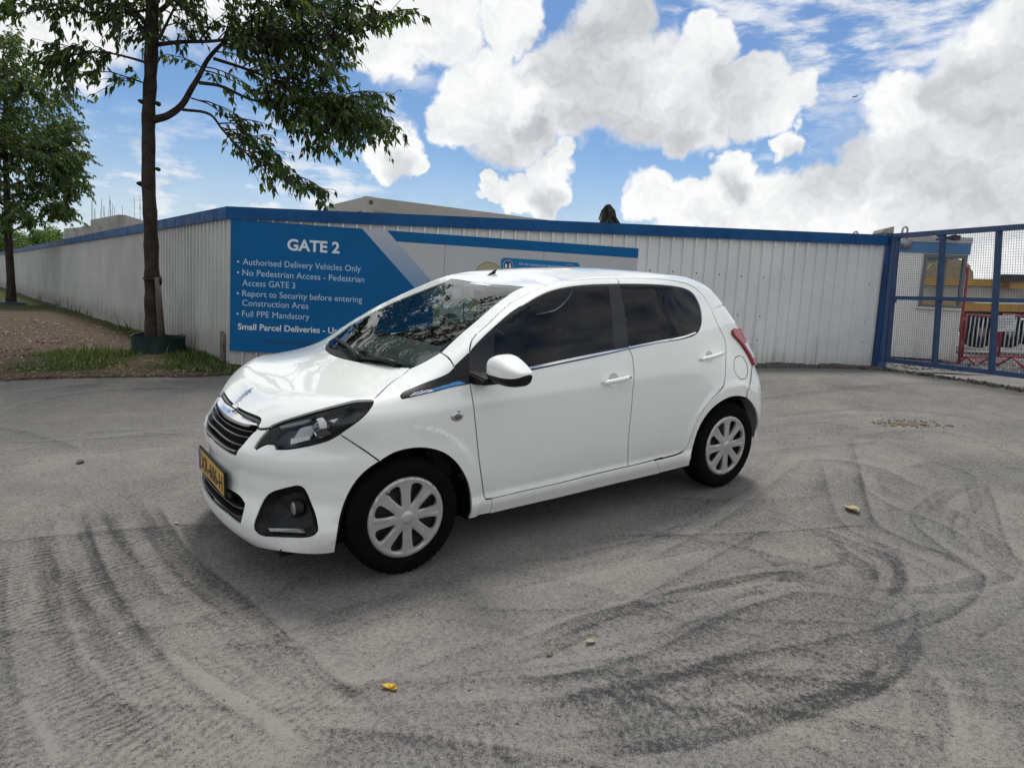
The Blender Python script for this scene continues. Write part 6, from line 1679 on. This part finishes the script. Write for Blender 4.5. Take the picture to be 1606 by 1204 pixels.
gf_ = chips(900, gate_foot, .05, 'gate_foot_stones', stone_m, .01); tag(gf_, kind='stuff')

cab_w = sheet_metal('cabin wall paint', (.74, .74, .72), (.68, .68, .66), .35)
CY = 12.6
k0, k1 = at(1433, 380, CY), at(1521, 384, CY-.15)
zt_, zb_ = 2.98, gz1(k0[0], CY)+.06
cabin = empty('site_cabin', (k0[0], k0[1], zb_), 'grey security cabin with a blue band and a sliding window behind the mesh gate', 'cabin')
e1 = (k1-k0)[:2]; Wc = np.linalg.norm(e1); e1 /= Wc; e2 = np.array([-e1[1], e1[0]])
def kpt(a, b, z): return np.array([k0[0]+e1[0]*a+e2[0]*b, k0[1]+e1[1]*a+e2[1]*b, z])
def kbox(m, a0, a1, b0, b1, z0, z1): m.hexa([kpt(a0, b0, z0), kpt(a1, b0, z0), kpt(a1, b1, z0), kpt(a0, b1, z0), kpt(a0, b0, z1), kpt(a1, b0, z1), kpt(a1, b1, z1), kpt(a0, b1, z1)])
def frac(y): return None
wz0, wz1, wa0, wa1 = at(1450, 477, CY)[2], at(1450, 403, CY)[2], .08*Wc/.5*.5, Wc*.80
wa0 = (at(1437+8, 440, CY)-k0)[0]; wa1 = (at(1503, 440, CY)-k0)[0]
zband = at(1470, 398, CY)[2]; ztop = at(1470, 381, CY)[2]; DP = 1.9
m = MB()
kbox(m, -.30, wa0, 0, .06, zb_, zband); kbox(m, wa1, Wc, 0, .06, zb_, zband); kbox(m, wa0, wa1, 0, .06, zb_, wz0); kbox(m, wa0, wa1, 0, .06, wz1, zband); rel(m.build('front_wall', cab_w), cabin)
m = MB(); kbox(m, -.30, -.24, .06, DP, zb_, zband); kbox(m, Wc-.06, Wc, .06, DP, zb_, wz0); kbox(m, Wc-.06, Wc, .06, DP, wz1+.02, zband); rel(m.build('side_wall', cab_w), cabin)
m = MB(); kbox(m, -.24, Wc-.06, DP-.06, DP, zb_, wz0+.12); kbox(m, -.24, Wc-.06, DP-.06, DP, wz1+.12, zband); rel(m.build('back_wall', cab_w), cabin)
m = MB(); kbox(m, -.32, Wc+.02, -.02, DP+.02, zband, ztop); rel(m.build('blue_band', pbr('cabin blue', (.05, .19, .40), .5, vary=.2, vscale=3)), cabin)
m = MB(); kbox(m, -.33, Wc+.03, -.03, DP+.03, ztop, ztop+.10); rel(m.build('roof', pbr('cabin roof', (.42, .42, .41), .6)), cabin)
fm = pbr('grey window frame', (.13, .135, .14), .5)
m = MB(); f_ = .05
kbox(m, wa0-.02, wa1+.02, -.03, .0, wz1, wz1+f_); kbox(m, wa0-.02, wa1+.02, -.03, .0, wz0-f_, wz0); kbox(m, wa0-.02, wa0+f_-.02, -.029, .061, wz0, wz1); kbox(m, wa1-f_+.02, wa1+.02, -.029, .061, wz0, wz1); cm = (wa0+wa1)/2+.02; kbox(m, cm-.015, cm+.015, -.02, .03, wz0, wz1)
wf = m.build('window', fm); rel(wf, cabin)
m = MB(); kbox(m, wa0+.03, cm-.015, .01, .016, wz0, wz1); kbox(m, cm+.015, wa1-.03, .02, .026, wz0, wz1); pn = m.build('pane', glass('cabin glass', (.88, .90, .90), 1.3)); pn.parent = wf
m = MB(); kbox(m, wa0-.05, wa1+.05, -.06, .0, wz0-f_-.03, wz0-f_); rel(m.build('sill', cab_w), cabin)
m = MB(); 
for a in (.28, .62, .95): kbox(m, Wc*a-.01, Wc*a+.01, -.012, 0, zb_, wz0-.12)
rel(m.build('wall_ribs', cab_w), cabin)
def eye(x, y, Y, lab, r=.055):
    c = at(x, y, Y); m = MB(); m.tube([c+[-r*.62, 0, -.16], c+[-r*.62, 0, 0]]+[c+np.array([-r*.62*cos(pi*k/8), 0, r*.8*sin(pi*k/8)]) for k in range(1, 9)]+[c+[r*.62, 0, -.16]], .018, 8); m.box(c+[-.12, -.04, -.30], c+[.12, .04, -.15])
    tag(m.build('lifting_eye', pbr('galvanised', (.34, .35, .35), .45, .6) if 'galvanised' not in MATS else MATS['galvanised'], None, True), lab, 'lifting eye')
eye(1419.5, 361, CY, 'tall steel lifting eye rising over the blue gate post', .07); eye(1342, 367, 13.5, 'small steel lifting eye just peeping over the blue hoarding capping', .055)
# dark bracket lamp on the cabin roof
c = at(1484, 373, CY-.3); m = MB(); m.bar(c+[-.16, 0, .03], c+[.16, 0, -.03], .03); m.bar(c+[-.16, 0, -.04], c+[.16, 0, .05], .03); m.box(c+[.10, -.04, -.03], c+[.22, .06, .05]); tag(m.build('roof_bracket', steel), 'dark metal bracket on the roof edge of the security cabin', 'bracket')

# red and white pedestrian barriers
red = pbr('barrier red', (.33, .025, .03), .45, vary=.25, vscale=10); white_bar = pbr('barrier white', (.62, .62, .60), .5, vary=.2, vscale=10)
BY = 12.0
def barrier(x0, x1, yt, yb, Y0, Y1, lab):
    a, b = at(x0, yb, Y0), at(x1, yb, Y1); g = lambda u, v: None
    za, zt2 = (a[2]+b[2])/2, at((x0+x1)/2, yt, (Y0+Y1)/2)[2]
    h = zt2-za; d = b-a; d[2] = 0
    root = empty('crowd_barrier', (a[0], a[1], za), lab, 'barrier', 'red and white pedestrian barriers behind the gate')
    q = lambda u, v: np.array([a[0]+d[0]*u, a[1]+d[1]*u, za+h*v])
    m = MB(); m.tube([q(0, .18), q(0, 1), q(1, 1), q(1, .18)], .021, 8); m.tube([q(0, .20), q(1, .20)], .018, 8); rel(m.build('frame', red, None, True), root)
    for u in (.16, .84):
        m = MB(); nrm = np.array([d[1], -d[0], 0])/np.linalg.norm(d); m.tube([q(u, .2), q(u, 0)+nrm*.22], .02, 6); m.tube([q(u, .2), q(u, 0)-nrm*.22], .02, 6); rel(m.build('foot', red, None, True), root)
    L = np.linalg.norm(d); n = max(5, int(L/.115)); 
    for i in range(1, n): m = MB(); m.tube([q(i/n, .21), q(i/n, .99)], .009, 6); rel(m.build('bar', white_bar, None, True), root)
    m = MB(); m.tube([q(.02, .30), q(.98, .30)], .012, 6); rel(m.build('lower_bar', white_bar, None, True), root)
    return root, q
barrier(1506, 1558, 494, 576, 12.0, 12.5, 'red barrier with white bars nearest the cabin')
r2, q2 = barrier(1563, 1690, 497, 576, 11.6, 12.6, 'red barrier with a white notice hung on it, at the right edge')
m = MB(); P = [at(1503, 576, 11.9), at(1509, 500, 11.9), at(1517, 430, 11.9), at(1518, 422, 11.9), at(1515, 418, 11.9)]; m.tube(P, .022, 8); tag(m.build('red_pole', red, None, True), 'tall red pole with a bent top standing beside the cabin', 'pole')
c = [at(1561, 495, 11.4), at(1592, 494, 11.4), at(1592, 519, 11.4), at(1561, 520, 11.4)]; m = MB(); m.prism(c, (0, .006, 0)); nt = m.build('notice', pbr('notice white', (.55, .56, .58), .6)); tag(nt, 'white paper notice hung on the right hand red barrier', 'notice')
m = MB()
for i, (y0, w) in enumerate(((500, 24), (504, 26), (508, 22), (513, 14))): m.prism([at(1564, y0, 11.395), at(1564+w, y0-.5, 11.395), at(1564+w, y0+.6, 11.395), at(1564, y0+1.1, 11.395)], (0, .002, 0))
ln = m.build('printed_lines', pbr('print grey', (.30, .31, .33), .7)); ln.parent = nt
# yellow and white machine
yel = pbr('machine yellow', (.52, .27, .03), .45, vary=.25, vscale=3); mw = pbr('machine cream', (.46, .44, .38), .5, vary=.25, vscale=2.5)
MY = 17.
mach = empty('construction_machine', tuple(at(1560, 540, MY)), 'long yellow and cream machine with dark running gear behind the barriers', 'machine')
def mbox(m, x0, x1, y0, y1, Ya, dp): a, b = at(x0, y1, Ya), at(x1, y0, Ya); m.box((a[0], Ya, min(a[2], b[2])), (b[0], Ya+dp, max(a[2], b[2])))
def slant(m, x0, x1, y0, y1, Ya, dp):
    a, b, c, d = at(x0, y0, Ya), at(x1, y0+.056*(x1-x0)*.25, Ya), at(x1, y1+.056*(x1-x0)*.25, Ya), at(x0, y1, Ya); m.prism([a, b, c, d], (0, dp, 0))
m = MB(); slant(m, 1440, 1720, 436, 447, MY, 1.6); rel(m.build('upper_frame', yel), mach)
m = MB(); slant(m, 1442, 1720, 447.5, 473, MY+.1, 1.4); rel(m.build('cladding', mw), mach)
m = MB(); slant(m, 1440, 1720, 474, 487, MY-.05, 1.7); rel(m.build('lower_frame', yel), mach)
m = MB(); slant(m, 1440, 1720, 488, 497, MY+.1, 1.5); rel(m.build('chassis', steel), mach)
m = MB(); slant(m, 1575, 1700, 430, 441, MY-.3, .25); rel(m.build('side_rail', steel), mach)
m = MB(); slant(m, 1584, 1610, 440, 452, MY-.2, .15); rel(m.build('bracket', yel), mach)
for x in (1534, 1580, 1625, 1670):
    c = at(x, 520, MY-.4); m = MB(); m.lathe([(.12, -.16), (.33, -.16), (.37, -.10), (.37, .10), (.33, .16), (.12, .16)], 28, lambda u, v, h: c+[u, h, v], 0); m.lathe([(.0005, -.10), (.14, -.10), (.20, -.05)], 24, lambda u, v, h: c+[u, h-.0, v], 1)
    rel(m.build('wheel', [rubber, pbr('hub grey', (.20, .19, .18), .6) if 'hub grey' not in MATS else MATS['hub grey']], None, False), mach)
m = MB(); m.prism([at(1440, 470, MY+3), at(1447, 420, MY+3), at(1460, 408, MY+3), at(1480, 404, MY+3), at(1510, 404, MY+3), at(1530, 420, MY+3), at(1532, 520, MY+3), at(1440, 520, MY+3)], (0, 2.0, 0)); hp = m.build('sand_silo', pbr('tan paint', (.36, .28, .15), .7, vary=.25, vscale=3), bevel=.1); tag(hp, 'tan rounded silo seen through the cabin window', 'silo')

# ---- small things on the tarmac ----------------------------------------------------------------
def ground_leaf(x, y, L, mat, lab, seed, curl=.3, name='fallen_leaf'):
    p = gpx(x, y); g = np.random.default_rng(seed); a = g.uniform(0, 2*pi); n = 9; V = []; Fc = []
    R = np.array([[cos(a), -sin(a)], [sin(a), cos(a)]])
    for i in range(n):
        t_ = i/(n-1); w = L*.30*sin(pi*min(1, t_*.92+.04))**.8
        for j, s in enumerate((-1, -.5, 0, .5, 1)):
            q = R@np.array([(t_-.5)*L, s*w]); V.append((p[0]+q[0], p[1]+q[1], p[2]+.006+L*curl*(abs(s)**2*.35+.5*(t_-.5)**2*1.6)+g.normal(0, L*.012)))
    Fc = [(i*5+j, i*5+j+1, (i+1)*5+j+1, (i+1)*5+j) for i in range(n-1) for j in range(4)]
    o = mk(name, V, Fc, mat, None, True); o.modifiers.new('thickness', 'SOLIDIFY').thickness = .0012
    return tag(o, lab, 'leaf')
yl = pbr('yellow leaf', (.55, .36, .02), .6, vary=.3, vscale=40); br = pbr('dry leaf', (.38, .31, .20), .8, vary=.4, vscale=40); dk = pbr('dark leaf', (.10, .075, .05), .8)
ground_leaf(609, 1081, .050, yl, 'bright yellow crumpled leaf lying in front of the car on the tarmac', 1, .6); ground_leaf(616, 1083, .038, yl, 'smaller yellow leaf half tucked against the crumpled yellow one', 4, .5)
ground_leaf(1336, 801, .13, br, 'large dry tan leaf lying right of the car on the tarmac', 2, .35)
ground_leaf(926, 1009, .05, br, 'small dry leaf on the tarmac below the middle of the car side', 3, .4)
ground_leaf(126, 726, .085, dk, 'small dark dead leaf on the tarmac left of the car front', 5, .3); ground_leaf(578, 822, .0, br, '', 6) if False else None
ground_leaf(862, 1029, .035, dk, 'tiny dark leaf scrap near the dry leaf below the car', 7, .3); ground_leaf(567, 822+0, .03, dk, '', 8) if False else None
ground_leaf(277, 822, .035, br, 'tiny pale leaf scrap on the tarmac ahead of the front bumper', 9, .3)
def straw(n):
    c = gpx(1425, 665); P = c[None, :2]+RNG.normal(0, 1, (n, 2))*np.array([.16, .07]); return np.stack([P[:, 0], P[:, 1], gz(P[:, 0], P[:, 1])], 1)
sw = chips(150, straw, .032, 'straw_litter', tone_mat('straw', (.12, .10, .07), (.18, .155, .115), (.25, .21, .15)), .003); tag(sw, kind='stuff')
def grit(n):
    x = RNG.uniform(-4, 5, n*2); y = 1.9+(RNG.random(n*2)**1.6)*6.5; return np.stack([x, y, gz(x, y)], 1)[:n]
gt_ = chips(2600, grit, .009, 'grit', tone_mat('grit', (.09, .088, .085), (.22, .21, .20), (.40, .39, .37)), .001); tag(gt_, kind='stuff')
# distant airliner
c = at(1340, 152, 420); aero = MB(); aero.tube([c+[-1.5, 0, .1], c+[-1., 0, 0], c+[1.1, 0, 0], c+[1.6, 0, .2]], [.07, .2, .2, .06], 8); aero.prism([c+[-.4, 0, 0], c+[.4, 0, 0], c+[1.2, 3.2, .3], c+[.8, 3.2, .3]], (0, 0, .08)); aero.prism([c+[-.4, 0, 0], c+[.4, 0, 0], c+[1.2, -3.2, .3], c+[.8, -3.2, .3]], (0, 0, .08)); aero.prism([c+[1.1, 0, .15], c+[1.5, 0, .15], c+[1.65, 0, .8], c+[1.4, 0, .8]], (0, .08, 0))
tag(aero.build('aeroplane', pbr('plane grey', (.10, .11, .12), .5)), 'tiny dark aeroplane high in the sky on the right', 'aeroplane')
